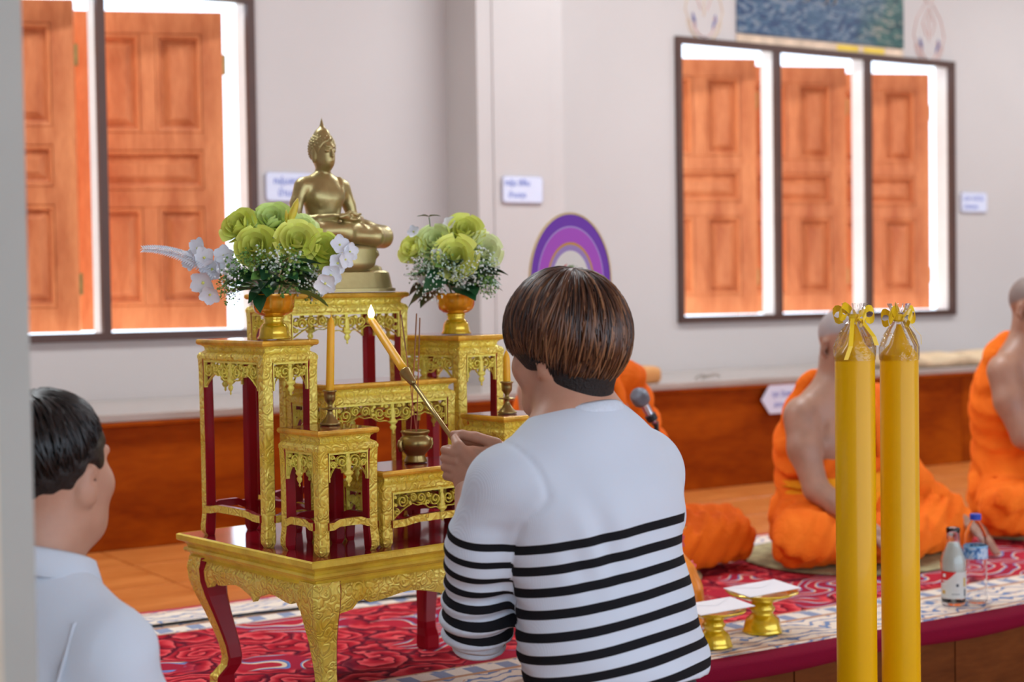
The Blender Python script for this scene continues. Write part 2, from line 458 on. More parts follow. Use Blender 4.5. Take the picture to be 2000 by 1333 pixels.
for r in (rows[0], rows[2]):
    pan += [raised_panel(.088, LW / 2 - .03, r[0] - .002, r[1] + .002), raised_panel(LW / 2 + .03, LW - .088, r[0] - .002, r[1] + .002)]
pan.append(raised_panel(.088, LW - .088, rows[1][0] - .002, rows[1][1] + .002))
pan_me = [p.mesh('leaf_panel', 'shutter') for p in pan]
hm = MB(); hm.box(-.012, .012, -.006, .006, -.045, .045, bev=.002); hm.box(-.016, -.01, -.009, .009, -.045, .045); hinge_me = hm.mesh('hinge', 'brass')
for wi, (s0, s1) in enumerate(WINS):
    fw = .034
    w = MB()
    wall_box(w, s0, s1, WN - .012, WN + .022, ZB, ZB + fw); wall_box(w, s0, s1, WN - .012, WN + .022, ZT - fw, ZT)
    wall_box(w, s0, s0 + fw, WN - .012, WN + .0215, ZB + fw, ZT - fw); wall_box(w, s1 - fw, s1, WN - .012, WN + .0215, ZB + fw, ZT - fw)
    win = wall_obj(w, 'window_%d' % (wi + 1), 'brown_frame')
    inner = (s1 - s0 - 2 * fw)
    cell = (inner - 2 * .034) / 3
    for k in range(3):
        a = s0 + fw + k * (cell + .034); b = a + cell
        if k < 2:
            q = MB(); wall_box(q, b, b + .034, WN - .012, WN + .0212, ZB + fw, ZT - fw); q.build('mullion', 'brown_frame', win)
            q = MB(); wall_box(q, b + .002, b + .032, WN - WT - .004, WN - .012, ZB + .012, ZT - .012); q.build('post', 'white_paint', win)
        q = MB(); wall_box(q, a, b, WN - WT - .02, WN - .0125, ZB + .0115, ZB + .028); q.build('sill', 'white_paint', win)
        # leaf hinged on the right, ajar by about 23 degrees
        L = MB()
        e = bpy.data.objects.new('window_leaf', lm); COL.objects.link(e); e.parent = win
        ang = math.radians(-23)
        hx, hy = b + (.030 if wi else -.030), -WN + .185
        e.matrix_local = Matrix.Translation((hx, hy, ZB + .035)) @ Matrix.Rotation(ang, 4, 'Z') @ Matrix.Translation((-LW, 0, 0))
        for pm in pan_me: obj('leaf_panel', pm, e)
        for hz in (.2, 1.15): obj('hinge', hinge_me, e, (LW + .002, 0, hz))
    q = MB(); wall_box(q, s1 - fw - .0, s1 - .012, WN - WT - .004, WN - .0125, ZB + .012, ZT - .012); q.build('jamb', 'white_paint', win)

# ---- white column close to the camera on the left, with its faint corner bead
m = MB(); m.box(-.30, 0.0, 0.0, .16, LOWZ, 3.3, bev=.012)
col = m.build('trim_3', 'pillar'); col['kind'] = 'structure'
col.location = (-.532, 1.75, 0); col.rotation_euler = (0, 0, math.radians(24))
bd = MB(); bd.box(-.046, -.036, -.0035, .002, LOWZ, 3.29); bd.build('corner_bead', simple('yellowed_seam', (.55, .52, .42), .6), col)

for _s, _n in ((1.2, -4.7), (4.6, -4.7), (8.0, -4.7)):      # unseen housings made up to go with the added fill lights
    m = MB(); m.box(_s - .82, _s + .82, -_n - .19, -_n + .19, 3.235, 3.2995, bev=.01); wall_obj(m, 'added_lamp_housing', 'white_paint')
# ---- unseen end walls, put in to block light from the hall's ends
for nm, sx in (('unseen_wall_left', -3.1), ('unseen_wall_right', 11.0)):
    m = MB(); m.box(sx, sx + .1, -4.4, 6.45, LOWZ, 3.3); wall_obj(m, nm, 'wall')
# ---- ground and greenery outside the windows
m = MB(); m.box(-14, 26, 6.6, 34, -.75, -.6)
g = m.build('ground', simple('bright_yard', (.62, .60, .54), .8)); g.rotation_euler = (0, 0, RZ_WALL); g['kind'] = 'structure'
# ================================================================ CARPET
def carpet_mat():
    m, nt, bs = new_mat('rose_carpet')
    tc = nd(nt, 'ShaderNodeTexCoord'); sep = nd(nt, 'ShaderNodeSeparateXYZ'); link(nt, tc.outputs['Object'], sep.inputs[0])
    X, Y = sep.outputs[0], sep.outputs[1]
    W_ = 1.50
    dist = mth(nt, 'MINIMUM', mth(nt, 'SUBTRACT', Y, 0.0), mth(nt, 'SUBTRACT', W_, Y))     # distance to the nearest long edge
    # --- rose field: warped rings inside voronoi cells
    nz = nd(nt, 'ShaderNodeTexNoise', Scale=9.0, Detail=2.0); link(nt, tc.outputs['Object'], nz.inputs['Vector'])
    wv = nd(nt, 'ShaderNodeVectorMath', operation='MULTIPLY_ADD'); link(nt, nz.outputs['Color'], wv.inputs[0])
    wv.inputs[1].default_value = (.10, .10, 0); link(nt, tc.outputs['Object'], wv.inputs[2])
    vo = nd(nt, 'ShaderNodeTexVoronoi', feature='F1', Scale=6.6); vo.inputs['Randomness'].default_value = .85; link(nt, wv.outputs[0], vo.inputs['Vector'])
    v2 = nd(nt, 'ShaderNodeTexVoronoi', feature='DISTANCE_TO_EDGE', Scale=6.6); v2.inputs['Randomness'].default_value = .85; link(nt, wv.outputs[0], v2.inputs['Vector'])
    n3 = nd(nt, 'ShaderNodeTexNoise', Scale=26.0, Detail=1.0); link(nt, tc.outputs['Object'], n3.inputs['Vector'])
    rel = nd(nt, 'ShaderNodeVectorMath', operation='SUBTRACT'); link(nt, wv.outputs[0], rel.inputs[0]); link(nt, vo.outputs['Position'], rel.inputs[1])
    rs = nd(nt, 'ShaderNodeSeparateXYZ'); link(nt, rel.outputs[0], rs.inputs[0])
    ang = mth(nt, 'DIVIDE', mth(nt, 'ARCTAN2', rs.outputs[1], rs.outputs[0]), 6.28318)
    ringv = mth(nt, 'FRACT', mth(nt, 'ADD', mth(nt, 'ADD', mth(nt, 'MULTIPLY', vo.outputs['Distance'], 4.6), ang), mth(nt, 'MULTIPLY', n3.outputs[0], .9)))
    red = ramp(nt, ringv, [(0.0, (.09, .003, .014)), (.16, (.30, .008, .022)), (.45, (.52, .018, .034)), (.80, (.80, .085, .10)), (.93, (.86, .12, .13)), (1.0, (.12, .004, .016))])
    edge = ramp(nt, v2.outputs['Distance'], [(.012, (.8, .8, .8)), (.055, (0, 0, 0))])
    field = mix(nt, edge, red, (.06, .006, .022))
    # --- cream and blue scrolls strewn in patches over the field
    sw = nd(nt, 'ShaderNodeTexNoise', Scale=2.6, Detail=1.0); link(nt, tc.outputs['Object'], sw.inputs['Vector'])
    patch = ramp(nt, sw.outputs[0], [(.53, (0, 0, 0)), (.56, (1, 1, 1))])
    scr = nd(nt, 'ShaderNodeTexWave', wave_type='RINGS', Scale=3.2, Distortion=14.0, Detail=1.0); link(nt, tc.outputs['Object'], scr.inputs['Vector'])
    scr.inputs['Detail Scale'].default_value = 1.4
    scol = ramp(nt, scr.outputs[0], [(0, (.50, .025, .05)), (.36, (.50, .025, .05)), (.40, (.80, .60, .38)), (.55, (.86, .74, .58)), (.60, (.09, .16, .42)), (.74, (.16, .30, .62)), (.78, (.40, .02, .05))], 'LINEAR')
    field = mix(nt, patch, field, scol)
    # --- border
    bw = nd(nt, 'ShaderNodeTexWave', wave_type='RINGS', Scale=7.5, Distortion=11.0, Detail=2.5); link(nt, tc.outputs['Object'], bw.inputs['Vector'])
    bw.inputs['Detail Scale'].default_value = 1.6
    bcol = ramp(nt, bw.outputs[0], [(0, (.88, .78, .66)), (.62, (.88, .80, .70)), (.66, (.66, .30, .15)), (.72, (.84, .70, .56)), (.84, (.88, .80, .70)), (.88, (.07, .13, .34)), (.96, (.20, .30, .52))])
    key = mth(nt, 'FRACT', mth(nt, 'MULTIPLY', X, 11.0)); kk = mth(nt, 'MULTIPLY', mth(nt, 'GREATER_THAN', key, .35), mth(nt, 'LESS_THAN', key, .8))
    kcol = mix(nt, kk, (.88, .80, .70), (.30, .36, .52))
    def band(a, b): return mth(nt, 'MULTIPLY', mth(nt, 'GREATER_THAN', dist, a), mth(nt, 'LESS_THAN', dist, b))
    c = mix(nt, mth(nt, 'LESS_THAN', dist, .36), field, bcol)
    c = mix(nt, band(.285, .34), c, kcol)
    c = mix(nt, band(.352, .36), c, (.62, .36, .22)); c = mix(nt, band(.268, .285), c, (.58, .33, .20))
    c = mix(nt, band(.075, .085), c, (.60, .34, .20))
    c = mix(nt, mth(nt, 'LESS_THAN', dist, .055), c, (.20, .006, .028))
    c = mix(nt, mth(nt, 'GREATER_THAN', Y, W_ - .06), c, (.52, .06, .10))
    fz = nd(nt, 'ShaderNodeTexNoise', Scale=380.0, Detail=2.0); link(nt, tc.outputs['Object'], fz.inputs['Vector'])
    link(nt, mix(nt, .35, c, ramp(nt, fz.outputs[0], [(.3, (.55, .55, .55)), (.7, (1, 1, 1))]), 'MULTIPLY'), bs.inputs['Base Color'])
    bs.inputs['Roughness'].default_value = .95; bs.inputs['Specular IOR Level'].default_value = .08
    bump(nt, bs, fz.outputs[0], .3, .004)
    return m
MAT['carpet'] = carpet_mat()
m = MB(); NX = 140
prof = [(0.012, -.036), (0.003, -.034), (0.000, -.02), (.002, -.002), (.012, .006), (.06, .007), (.75, .007), (1.47, .007), (1.50, .004), (1.50, -.001)]
R = []
for i in range(NX + 1):
    x = -2.5 + 9.4 * i / NX
    R.append([(x, y + (.006 * math.sin(x * 7) * math.sin(x * 2.3) if z < 0 and y < .01 else 0) - .02, z + (.004 * math.sin(x * 9.0) if z < -.02 and y < .1 else 0)) for y, z in prof])
m.rings(R, False, False, False)
carpet = m.build('carpet', 'carpet', smooth=True)
carpet.location = WP(0, SN, 0.0); carpet.rotation_euler = (0, 0, RZ_WALL)
tag(carpet, 'long red rose-patterned carpet with cream scroll border on the platform', 'carpet')

# ---- black cable lying across the carpet behind the altar table
m = MB()
pts = []
for i in range(60):
    s = .55 + 1.9 * i / 59
    pts.append(WP(s, -4.14 + .03 * math.sin(s * 3.1) + .10 * max(0, s - 2.2), .0125))
m.tube(pts, .0042, 6)
tag(m.build('cable', simple('black_rubber', (.012, .012, .013), .5), smooth=True), 'thin black cable lying across the carpet behind the altar table', 'cable')

# ================================================================ ALTAR TABLE
TW, TD, TH = .74, .565, .36
def two_tone_leg(path, half, name, parent, sx, sy, outer='gold', inner='red', loc=(0, 0, 0)):
    # path: list of (inset, z, half-width); leg at corner sign (sx, sy); outward faces gold, inward faces red
    m = MB(); R = []
    for ins, z, h in path:
        cx, cy = -sx * ins, -sy * ins
        b = h * .22
        R.append([(cx - h + b, cy - h, z), (cx + h - b, cy - h, z), (cx + h, cy - h + b, z), (cx + h, cy + h - b, z), (cx + h - b, cy + h, z), (cx - h + b, cy + h, z), (cx - h, cy + h - b, z), (cx - h, cy - h + b, z)])
    n = 8
    m.rings(R, True, True, True)
    mi = []
    for f in m.f:
        if len(f) > 4: mi.append(0); continue
        c = [sum(m.v[i][k] for i in f) / 4 for k in (0, 1, 2)]
        # face direction from vertex pair
        k = f[0] % n
        d = [(0, -1), (1, -1), (1, 0), (1, 1), (0, 1), (-1, 1), (-1, 0), (-1, -1)][k]
        out = (d[0] * sx >= 0 and d[1] * sy >= 0 and (d[0] * sx > 0 or d[1] * sy > 0)) and not (d[0] * sx < 0 or d[1] * sy < 0)
        mi.append(0 if out else 1)
    m.m = mi
    return m.build(name, [outer, inner], parent, loc=loc)
alt = thing('altar_table', 'low red-topped altar table with gold carved apron and cabriole legs', 'table', AP(TW / 2, TD / 2, .008), RZ_ALT)
m = MB(); m.rect_sweep(TW, TD, [(-.004, TH - .014), (-.004, TH - .0005), (-.006, TH + .0005)], cap0=True, cap1=True); m.build('table_top', 'red_top', alt)
m = MB()
m.rect_sweep(TW, TD, [(-.055, TH - .016), (-.002, TH - .016), (.001, TH - .013), (.001, TH - .002), (-.0035, TH + .001), (-.0045, TH - .001)])
m.build('top_edge', 'gold_plain', alt)
m = MB(); m.rect_sweep(TW, TD, [(-.008, TH - .016), (-.016, TH - .023), (-.018, TH - .029), (-.013, TH - .031), (-.010, TH - .036), (-.013, TH - .041), (-.021, TH - .044), (-.024, TH - .052), (-.018, TH - .056), (-.04, TH - .056)])
m.build('moulding', 'gold_plain', alt)
def apron_outline(w, d0):
    pts = []
    n = 44
    for i in range(n + 1):
        t = i / n * 2 - 1; a = abs(t)
        z = .052 + .010 * math.cos(a * math.pi * 3.0) * (1 - a) + .045 * max(0, a - .74) ** 1.2 / .26 ** 1.2 * .9
        z += .010 * max(0, 1 - a / .05) - .012 * math.exp(-((a - .70) / .03) ** 2) + .008 * math.exp(-((a - .79) / .04) ** 2)
        pts.append((t * w / 2, -z))
    return pts
for (sx, sy, w) in ((0, -1, TW - .09), (0, 1, TW - .09), (-1, 0, TD - .09), (1, 0, TD - .09)):
    lo = apron_outline(w, .06); m = MB(); R = []
    for x, z in lo:
        R.append([(x, .006, 0), (x, .006, z), (x, -.006, z), (x, -.013, z * .7), (x, -.015, z * .4), (x, -.008, z * .12), (x, -.004, 0)])
    m.rings(R, True, True, True)
    ap = m.build('apron', 'gold', alt, smooth=False)
    dd = (TD if sx == 0 else TW) / 2 - .036
    ap.location = ((sx) * dd, sy * dd, TH - .052)
    ap.rotation_euler = (0, 0, {(0, -1): 0, (0, 1): math.pi, (-1, 0): -math.pi / 2, (1, 0): math.pi / 2}[(sx, sy)])
legp = [(.000, TH - .05, .034), (-.003, TH - .075, .036), (-.002, TH - .105, .034), (.004, TH - .14, .029), (.014, TH - .18, .024), (.024, TH - .22, .021), (.032, TH - .255, .019), (.036, .075, .0185), (.034, .058, .019), (.026, .044, .0205), (.020, .034, .0215), (.019, .030, .0225), (.019, .004, .0225), (.020, .000, .020)]
for sx in (-1, 1):
    for sy in (-1, 1):
        two_tone_leg(legp, 0, 'leg', alt, sx, sy, loc=(sx * (TW / 2 - .052), sy * (TD / 2 - .052), 0))

# ---------------------------------------------------------------- pierced scrollwork
def fret_mesh(W, hs=.060, seed=0, cell=.00135):
    rnd = random.Random(seed)
    hw = W / 2
    def depth(x):
        a = min(abs(x) / hw, 1.0)
        if a > .62: t = (a - .62) / .38; return .030 + (hs - .030) * t ** 1.35
        t = a / .62
        return .030 + .0155 * (0.5 + 0.5 * math.cos(math.pi * min(1, t * 1.05))) + .0022 * math.cos(t * math.pi * 5)
    circles = []
    tries = 0
    while tries < 2600:
        tries += 1
        r = .0115 * (1 - tries / 2600) + .0040
        x = rnd.uniform(r * .7, hw - r * .9); z = rnd.uniform(.003 + r, hs)
        if z + r > depth(x) - .002: continue
        if x + r > hw - .003: continue
        if all((x - a) ** 2 + (z - b) ** 2 > (r + c - .0012) ** 2 for a, b, c, _ in circles): circles.append((x, z, r, rnd.choice((-1, 1))))
    C = []
    for (x, z, r, sg) in circles:
        ph = rnd.uniform(0, 6.28); turns = 1.6 if r > .008 else 1.15
        n = int(26 * turns)
        C += [(x + r * .95 * (1 - .80 * i / n) * math.cos(ph + sg * 2 * math.pi * turns * i / n), z + r * .95 * (1 - .80 * i / n) * math.sin(ph + sg * 2 * math.pi * turns * i / n)) for i in range(n)]
    C = np.array(C) if C else np.zeros((1, 2))
    nx, nz = int(math.ceil(hw / cell)) + 1, int(math.ceil((hs + .004) / cell)) + 1
    gx = np.linspace(0, hw, nx); gz = np.linspace(0, hs + .004, nz)
    GX, GZ = np.meshgrid(gx, gz, indexing='ij')
    dep = np.array([depth(x) for x in gx])[:, None]
    dout = np.minimum(dep - GZ, np.minimum(1.0, GZ + .001))
    dm = np.full(GX.shape, 1.0)
    P = np.stack([GX.ravel(), GZ.ravel()], 1)
    for i in range(0, len(P), 4000):
        d2 = ((P[i:i + 4000, None, :] - C[None]) ** 2).sum(-1).min(1); dm.ravel()[i:i + 4000] = np.sqrt(d2)
    border = np.minimum(np.minimum(GZ, np.abs(dep - GZ)), hw - GX)
    lace = np.minimum(dm - .0016, border - .0023)
    lace = np.minimum(lace, GX - .0042)          # central stem
    fld = np.maximum(lace, -(dep - GZ))           # < 0 : solid
    hgt = .0012 + .0022 * np.clip(1 - np.minimum(dm / .0024, 1.0) ** 2, 0, 1) + .0016 * np.clip(1 - (border / .003), 0, 1)
    # marching squares, mirrored
    V = []; F = []; cache = {}
    def vert(k, x, z, h):
        if k in cache: return cache[k]
        V.append((x, z, h)); cache[k] = len(V) - 1; return cache[k]
    def cross(i, j, i2, j2):
        a, b = fld[i, j], fld[i2, j2]; t = a / (a - b)
        return vert(('e', i, j, i2, j2), gx[i] + t * (gx[i2] - gx[i]), gz[j] + t * (gz[j2] - gz[j]), .0006)
    sol = fld < 0
    edges = []
    for i in range(nx - 1):
        for j in range(nz - 1):
            cs = [(i, j), (i + 1, j), (i + 1, j + 1), (i, j + 1)]
            st = [sol[c] for c in cs]
            if not any(st): continue
            poly = []; bd = []
            for k in range(4):
                a, b = cs[k], cs[(k + 1) % 4]
                if st[k]: poly.append(vert(('c',) + a, gx[a[0]], gz[a[1]], hgt[a]))
                if st[k] != st[(k + 1) % 4]:
                    lo_, hi_ = (a, b) if a < b else (b, a)
                    q = cross(lo_[0], lo_[1], hi_[0], hi_[1]); poly.append(q); bd.append((len(poly) - 1, st[k]))
            if len(poly) >= 3: F.append(poly)
            for (pi, outgoing) in bd:
                if outgoing: edges.append((poly[pi], poly[(pi + 1) % len(poly)]))
    m = MB(); nV = len(V); T = .005
    for sgn in (1, -1):
        o = len(m.v)
        m.v += [(sgn * x, -h, -z) for x, z, h in V] + [(sgn * x, T, -z) for x, z, h in V]
        fl_ = (lambda f: tuple(reversed(f))) if sgn == 1 else tuple
        m.f += [fl_([o + i for i in f]) for f in F]
        m.f += [fl_([o + i for i in (a, b, b + nV, a + nV)]) for a, b in edges]
    m.m = [0] * len(m.f)
    # frame strips round the opening
    for sgn in (-1, 1): m.box(min(sgn * hw, sgn * (hw - .003)), max(sgn * hw, sgn * (hw - .003)), -.003, .005, -hs, 0)
    m.box(-hw, hw, -.0035, .005, -.003, .001)
    me = m.mesh('fret_apron', 'gold_fret')
    return me, depth(0)
PEND = MB().lathe([(.0005, -.030), (.003, -.026), (.0016, -.022), (.006, -.017), (.0075, -.012), (.0045, -.007), (.009, -.003), (.0105, 0.0), (.007, .004), (.004, .007), (.006, .016), (.005, .026), (.002, .034), (.0005, .037)], 10)
for i, p in enumerate(PEND.v): PEND.v[i] = (p[0] * 1.25, p[1] * .55, p[2])
PEND_ME = PEND.mesh('pendant', 'gold_fret', True)
FRETS = {}
def fret(W, seed):
    k = round(W, 3)
    if k not in FRETS: FRETS[k] = fret_mesh(W, .060 if W > .07 else .05, seed)
    return FRETS[k]
def stretcher_mesh(L, th=.013, hh=.016):
    m = MB(); R = []; n = 16
    for i in range(n + 1):
        t = i / n * 2 - 1; z = .0055 * (1 - min(1, max(0, (abs(t) - .52) / .24))) ** .8 + .001 * (1 - abs(t))
        R.append([(t * L / 2, th / 2, z - hh / 2), (t * L / 2, -th / 2, z - hh / 2), (t * L / 2, -th / 2, z + hh / 2), (t * L / 2, th / 2, z + hh / 2)])
    m.rings(R, True, True, True)
    # outward side gold, the rest red
    m.m = [0 if (len(f) == 4 and all(abs(m.v[i][1] + th / 2) < 1e-6 for i in f)) else 1 for f in m.f]
    return m.mesh('stretcher', ['gold', 'red'])
def stand(label, a0, a1, b0, b1, ztop, seed=1):
    w, d, h = a1 - a0, b1 - b0, ztop - TH - .008 - .0006
    t = thing('altar_stand', label, 'stand', AP((a0 + a1) / 2, (b0 + b1) / 2, TH + .0086), RZ_ALT, 'stepped stands on the altar table')
    m = MB(); m.rect_sweep(w, d, [(-.003, h - .010), (-.003, h - .0008), (-.005, h)], cap0=True, cap1=True); m.build('top_board', 'red_top', t)
    m = MB(); m.rect_sweep(w, d, [(-.020, h - .013), (-.003, h - .013), (0, h - .0105), (.001, h - .0065), (0, h - .002), (-.003, h - .0004), (-.0035, h - .0012)]); m.build('top_edge', 'gold_edge', t)
    m = MB(); m.rect_sweep(w, d, [(-.006, h - .013), (-.0125, h - .018), (-.014, h - .025), (-.011, h - .0275), (-.0045, h - .031), (-.001, h - .037), (-.001, h - .043), (-.004, h - .049), (-.026, h - .049)]); m.build('frieze', 'gold', t)
    hl = .0125
    path = [(.012, h - .030, hl * .8), (.0035, h - .034, hl), (.001, h - .045, hl), (.002, h - .07, hl), (.003, h * .5, hl), (.003, .05, hl), (.001, .022, hl * 1.06), (.001, .010, hl * 1.02), (.0035, .0, hl * .70)]
    path = sorted(set(path), key=lambda q: -q[1])
    for sx in (-1, 1):
        for sy in (-1, 1):
            two_tone_leg(path, 0, 'leg', t, sx, sy, loc=(sx * (w / 2 - hl), sy * (d / 2 - hl), 0))
    zs = .062 if h > .2 else .05
    for k, (L, off, rz) in enumerate(((w, d, 0), (w, d, math.pi), (d, w, -math.pi / 2), (d, w, math.pi / 2))):
        Wi = L - 4 * hl - .004
        me, dc = fret(Wi, seed)
        r = off / 2 - .0055
        dx, dy = {0: (0, -r), 1: (0, r), 2: (-r, 0), 3: (r, 0)}[k]
        ap = obj('fret_apron', me, t, (dx, dy, h - .049), rz)
        obj('pendant', PEND_ME, ap, (0, -.002, -dc + .004), 0)
        sk = ('s', round(L, 3))
        if sk not in FRETS: FRETS[sk] = stretcher_mesh(L - 3.6 * hl)
        obj('stretcher', FRETS[sk], t, (dx * 1.02, dy * 1.02, zs), rz)
    return t
stand('tallest gold carved stand at the back of the altar, under the gold statue', .190, .552, .395, .560, .918, 3)
stand('tall gold carved stand on the altar\'s left, under the flower arrangement with white sprays', .025, .168, .215, .500, .817, 4)
stand('tall gold carved stand on the altar\'s right, beside the man\'s brown hair', .562, .705, .215, .500, .812, 4)
stand('wide middle gold stand just below the statue\'s stand, behind the incense pot', .186, .553, .215, .385, .714, 5)
stand('small front gold stand holding the brass candlestick with the tall yellow candle', .042, .196, .033, .190, .632, 6)
stand('low wide gold stand at the altar\'s front, under the brass incense pot', .206, .530, .035, .205, .534, 7)
stand('small gold stand behind the man\'s neck, holding a brass candlestick', .545, .699, .033, .190, .630, 6)
# ================================================================ ON THE ALTAR
ZS = {'statue': .918, 'tl': .817, 'tr': .812, 'mid': .714, 'sl': .632, 'low': .534, 'sr': .630}
EPS = .0012
# ---- seated gold statue
st = thing('seated_statue', 'gold seated meditating statue with pointed finial on the tallest stand', 'statue', AP(.371, .478, ZS['statue'] + EPS), RZ_ALT + math.pi)
def superring(w, d, z, n=40, p=3.2):
    R = []
    for k in range(n):
        t = 2 * math.pi * k / n; c, s_ = math.cos(t), math.sin(t)
        R.append((w / 2 * math.copysign(abs(c) ** (2 / p), c), d / 2 * math.copysign(abs(s_) ** (2 / p), s_), z))
    return R
m = MB()
m.rings([superring(w, d, z, p=pp) for w, d, z, pp in [(.268, .190, 0, 6), (.268, .190, .008, 6), (.258, .180, .009, 6), (.246, .168, .046, 6), (.238, .160, .050, 6), (.226, .150, .052, 5), (.222, .146, .060, 5), (.212, .138, .064, 4), (.190, .122, .066, 4), (.186, .120, .074, 4)]], True, True, True)
m.build('plinth', 'statue', st, smooth=False).scale = (1.13, 1.05, 1)
m = MB()
def petal(k, z): return .03 * abs(math.sin(k * math.pi / 4))
R = []
for w, d, z in [(.200, .132, .074), (.225, .150, .078), (.240, .162, .088), (.236, .160, .097), (.226, .152, .103), (.230, .155, .105), (.230, .155, .111), (.22, .146, .113)]:
    rg = superring(w, d, z, 64, 3.4); f = 1 if z > .1 else 1
    R.append([(x * (1 - (.03 * abs(math.sin(k * math.pi / 5)) if .076 < z < .1 else 0)), y * (1 - (.03 * abs(math.sin(k * math.pi / 5)) if .076 < z < .1 else 0)), zz) for k, (x, y, zz) in enumerate(rg)])
m.rings(R, True, True, True); m.build('lotus_seat', 'statue', st, smooth=True).scale = (1.06, 1.03, 1)
m = MB(); R = []
for i in range(21):                                  # cloth hanging over the front of the seat in a half-round
    t_ = i / 20 * 2 - 1; an = math.pi / 2 - t_ * .55; rg = []
    px_, py_ = .1255 * math.copysign(abs(math.cos(an)) ** .62, math.cos(an)), .0845 * abs(math.sin(an)) ** .62
    zb = .080 - .032 * math.sqrt(max(0, 1 - t_ * t_))
    for z_ in (.112, .100, .085, .070, zb): rg.append((px_, py_, max(z_, zb)))
    R.append(rg + [(x * .985, y * .97, z) for x, y, z in reversed(rg)])
m.rings(R, True, True, True); m.build('front_drape', 'statue', st, smooth=True).scale = (1.06, 1.04, 1)
v = Vol((-.20, -.10, .10), (.20, .14, .42), .0024)
v.ell((0, -.012, .140), (.075, .052, .035), .02)
for sx in (-1, 1):
    v.chain([(sx * .045, -.005, .138), (sx * .11, .018, .138), (sx * .160, .042, .134)], [.038, .036, .027], .014)
    v.chain([(sx * .160, .044, .133), (sx * .10, .078, .132 + .010 * (sx > 0)), (sx * .0, .088, .134 + .012 * (sx > 0)), (-sx * .055, .082, .137 + .012 * (sx > 0))], [.026, .025, .018, .012], .008)
    v.cone((-sx * .055, .082, .139 + .012 * (sx > 0)), (-sx * .088, .070, .142 + .010 * (sx > 0)), .012, .008, .006)
    v.chain([(sx * .070, -.014, .252), (sx * .089, -.012, .212), (sx * .098, -.004, .172)], [.0205, .0168, .0150], .007)
    v.chain([(sx * .098, -.004, .171), (sx * .070, .052, .170), (sx * .036, .084, .176)], [.0150, .0135, .0100], .005)
    v.ell((sx * .012, .092, .175 + .004 * sx), (.030, .016, .007), .004)
    for q in range(4): v.cone((-sx * .008, .084 + .006 * q, .177 + .004 * sx), (-sx * .036, .080 + .007 * q, .180 + .004 * sx), .0042, .0032, .001)
    v.cone((sx * .020, .104, .181), (-sx * .002, .104, .190), .0045, .0032, .003)
    v.ell((sx * .0325, -.008, .330), (.0045, .008, .021), .003)
v.chain([(0, -.012, .150), (0, -.012, .185), (0, -.012, .222), (0, -.014, .246)], [.046, .040, .053, .048], .022, sq=((0, 1, 0), .70))
v.cone((-.050, -.014, .253), (.050, -.014, .253), .022, .022, .02)
for sx in (-1, 1): v.ell((sx * .026, .012, .230), (.026, .013, .020), .016)
v.cone((0, -.014, .262), (0, -.010, .300), .0195, .0180, .010)
v.ell((0, -.008, .336), (.0305, .034, .043), .008)
v.ell((0, .004, .313), (.021, .024, .021), .012)
v.cone((0, .026, .343), (0, .033, .326), .0028, .0052, .004)
for sx in (-1, 1):
    v.cone((sx * .004, .0275, .347), (sx * .020, .0215, .350), .0026, .0018, .003)
    v.ell((sx * .0115, .0245, .338), (.0072, .004, .0036), .002)
    v.cone((0, .0285, .3145), (sx * .0085, .0255, .3155), .0028, .0014, .0015)
v.chain([(-.046, .004, .270), (-.036, .016, .240), (-.026, .014, .200), (-.022, .016, .168)], [.009, .010, .009, .009], .006, sq=((0.2, 1, .3), .6))
v.cone((-.058, .008, .262), (.034, .018, .206), .0035, .003, .003)
obj('figure', vol_mesh('figure', v, 'statue', 1), st, scale=(.85, 1, 1))
v = Vol((-.05, -.06, .29), (.05, .05, .43), .002)
v.ell((0, -.013, .345), (.0345, .0355, .041), .003)
v.ell((0, .032, .322), (.036, .036, .040), .004, 'cut'); v.cut((0, -.013, .322), (0, .35, -1))
v.ell((0, -.012, .382), (.019, .019, .014), .012)
v.cone((0, -.012, .390), (0, -.012, .4205), .0085, .0008, .006)
hair = obj('curled_hair', vol_mesh('curled_hair', v, 'statue', 1), st, scale=(.88, 1, 1))
m = MB()
for i in range(230):
    z_ = 1 - 2 * (i + .5) / 230; ph = i * 2.399963
    rr = math.sqrt(max(0, 1 - z_ * z_)); d = (rr * math.cos(ph), rr * math.sin(ph), z_)
    p = (d[0] * .0348, -.013 + d[1] * .0358, .345 + d[2] * .0415)
    if p[2] < .322 or (p[1] > .012 and p[2] < .358) or (p[1] > -.005 and p[2] < .345): continue
    q = []
    for (a, b) in ((0, 0), (.0032, 0), (0, .0032), (-.0032, 0), (0, -.0032)): q.append((a, b))
    nn = Vector(d).normalized(); t1 = nn.cross(Vector((0.1, .2, 1))).normalized(); t2 = nn.cross(t1); c = Vector(p)
    base = [c + t1 * .0034, c + t2 * .0034, c - t1 * .0034, c - t2 * .0034]; top = c + nn * .0032
    m.add([tuple(x) for x in base] + [tuple(top)], [(0, 1, 4), (1, 2, 4), (2, 3, 4), (3, 0, 4)])
m.build('curls', 'statue', hair, smooth=True)

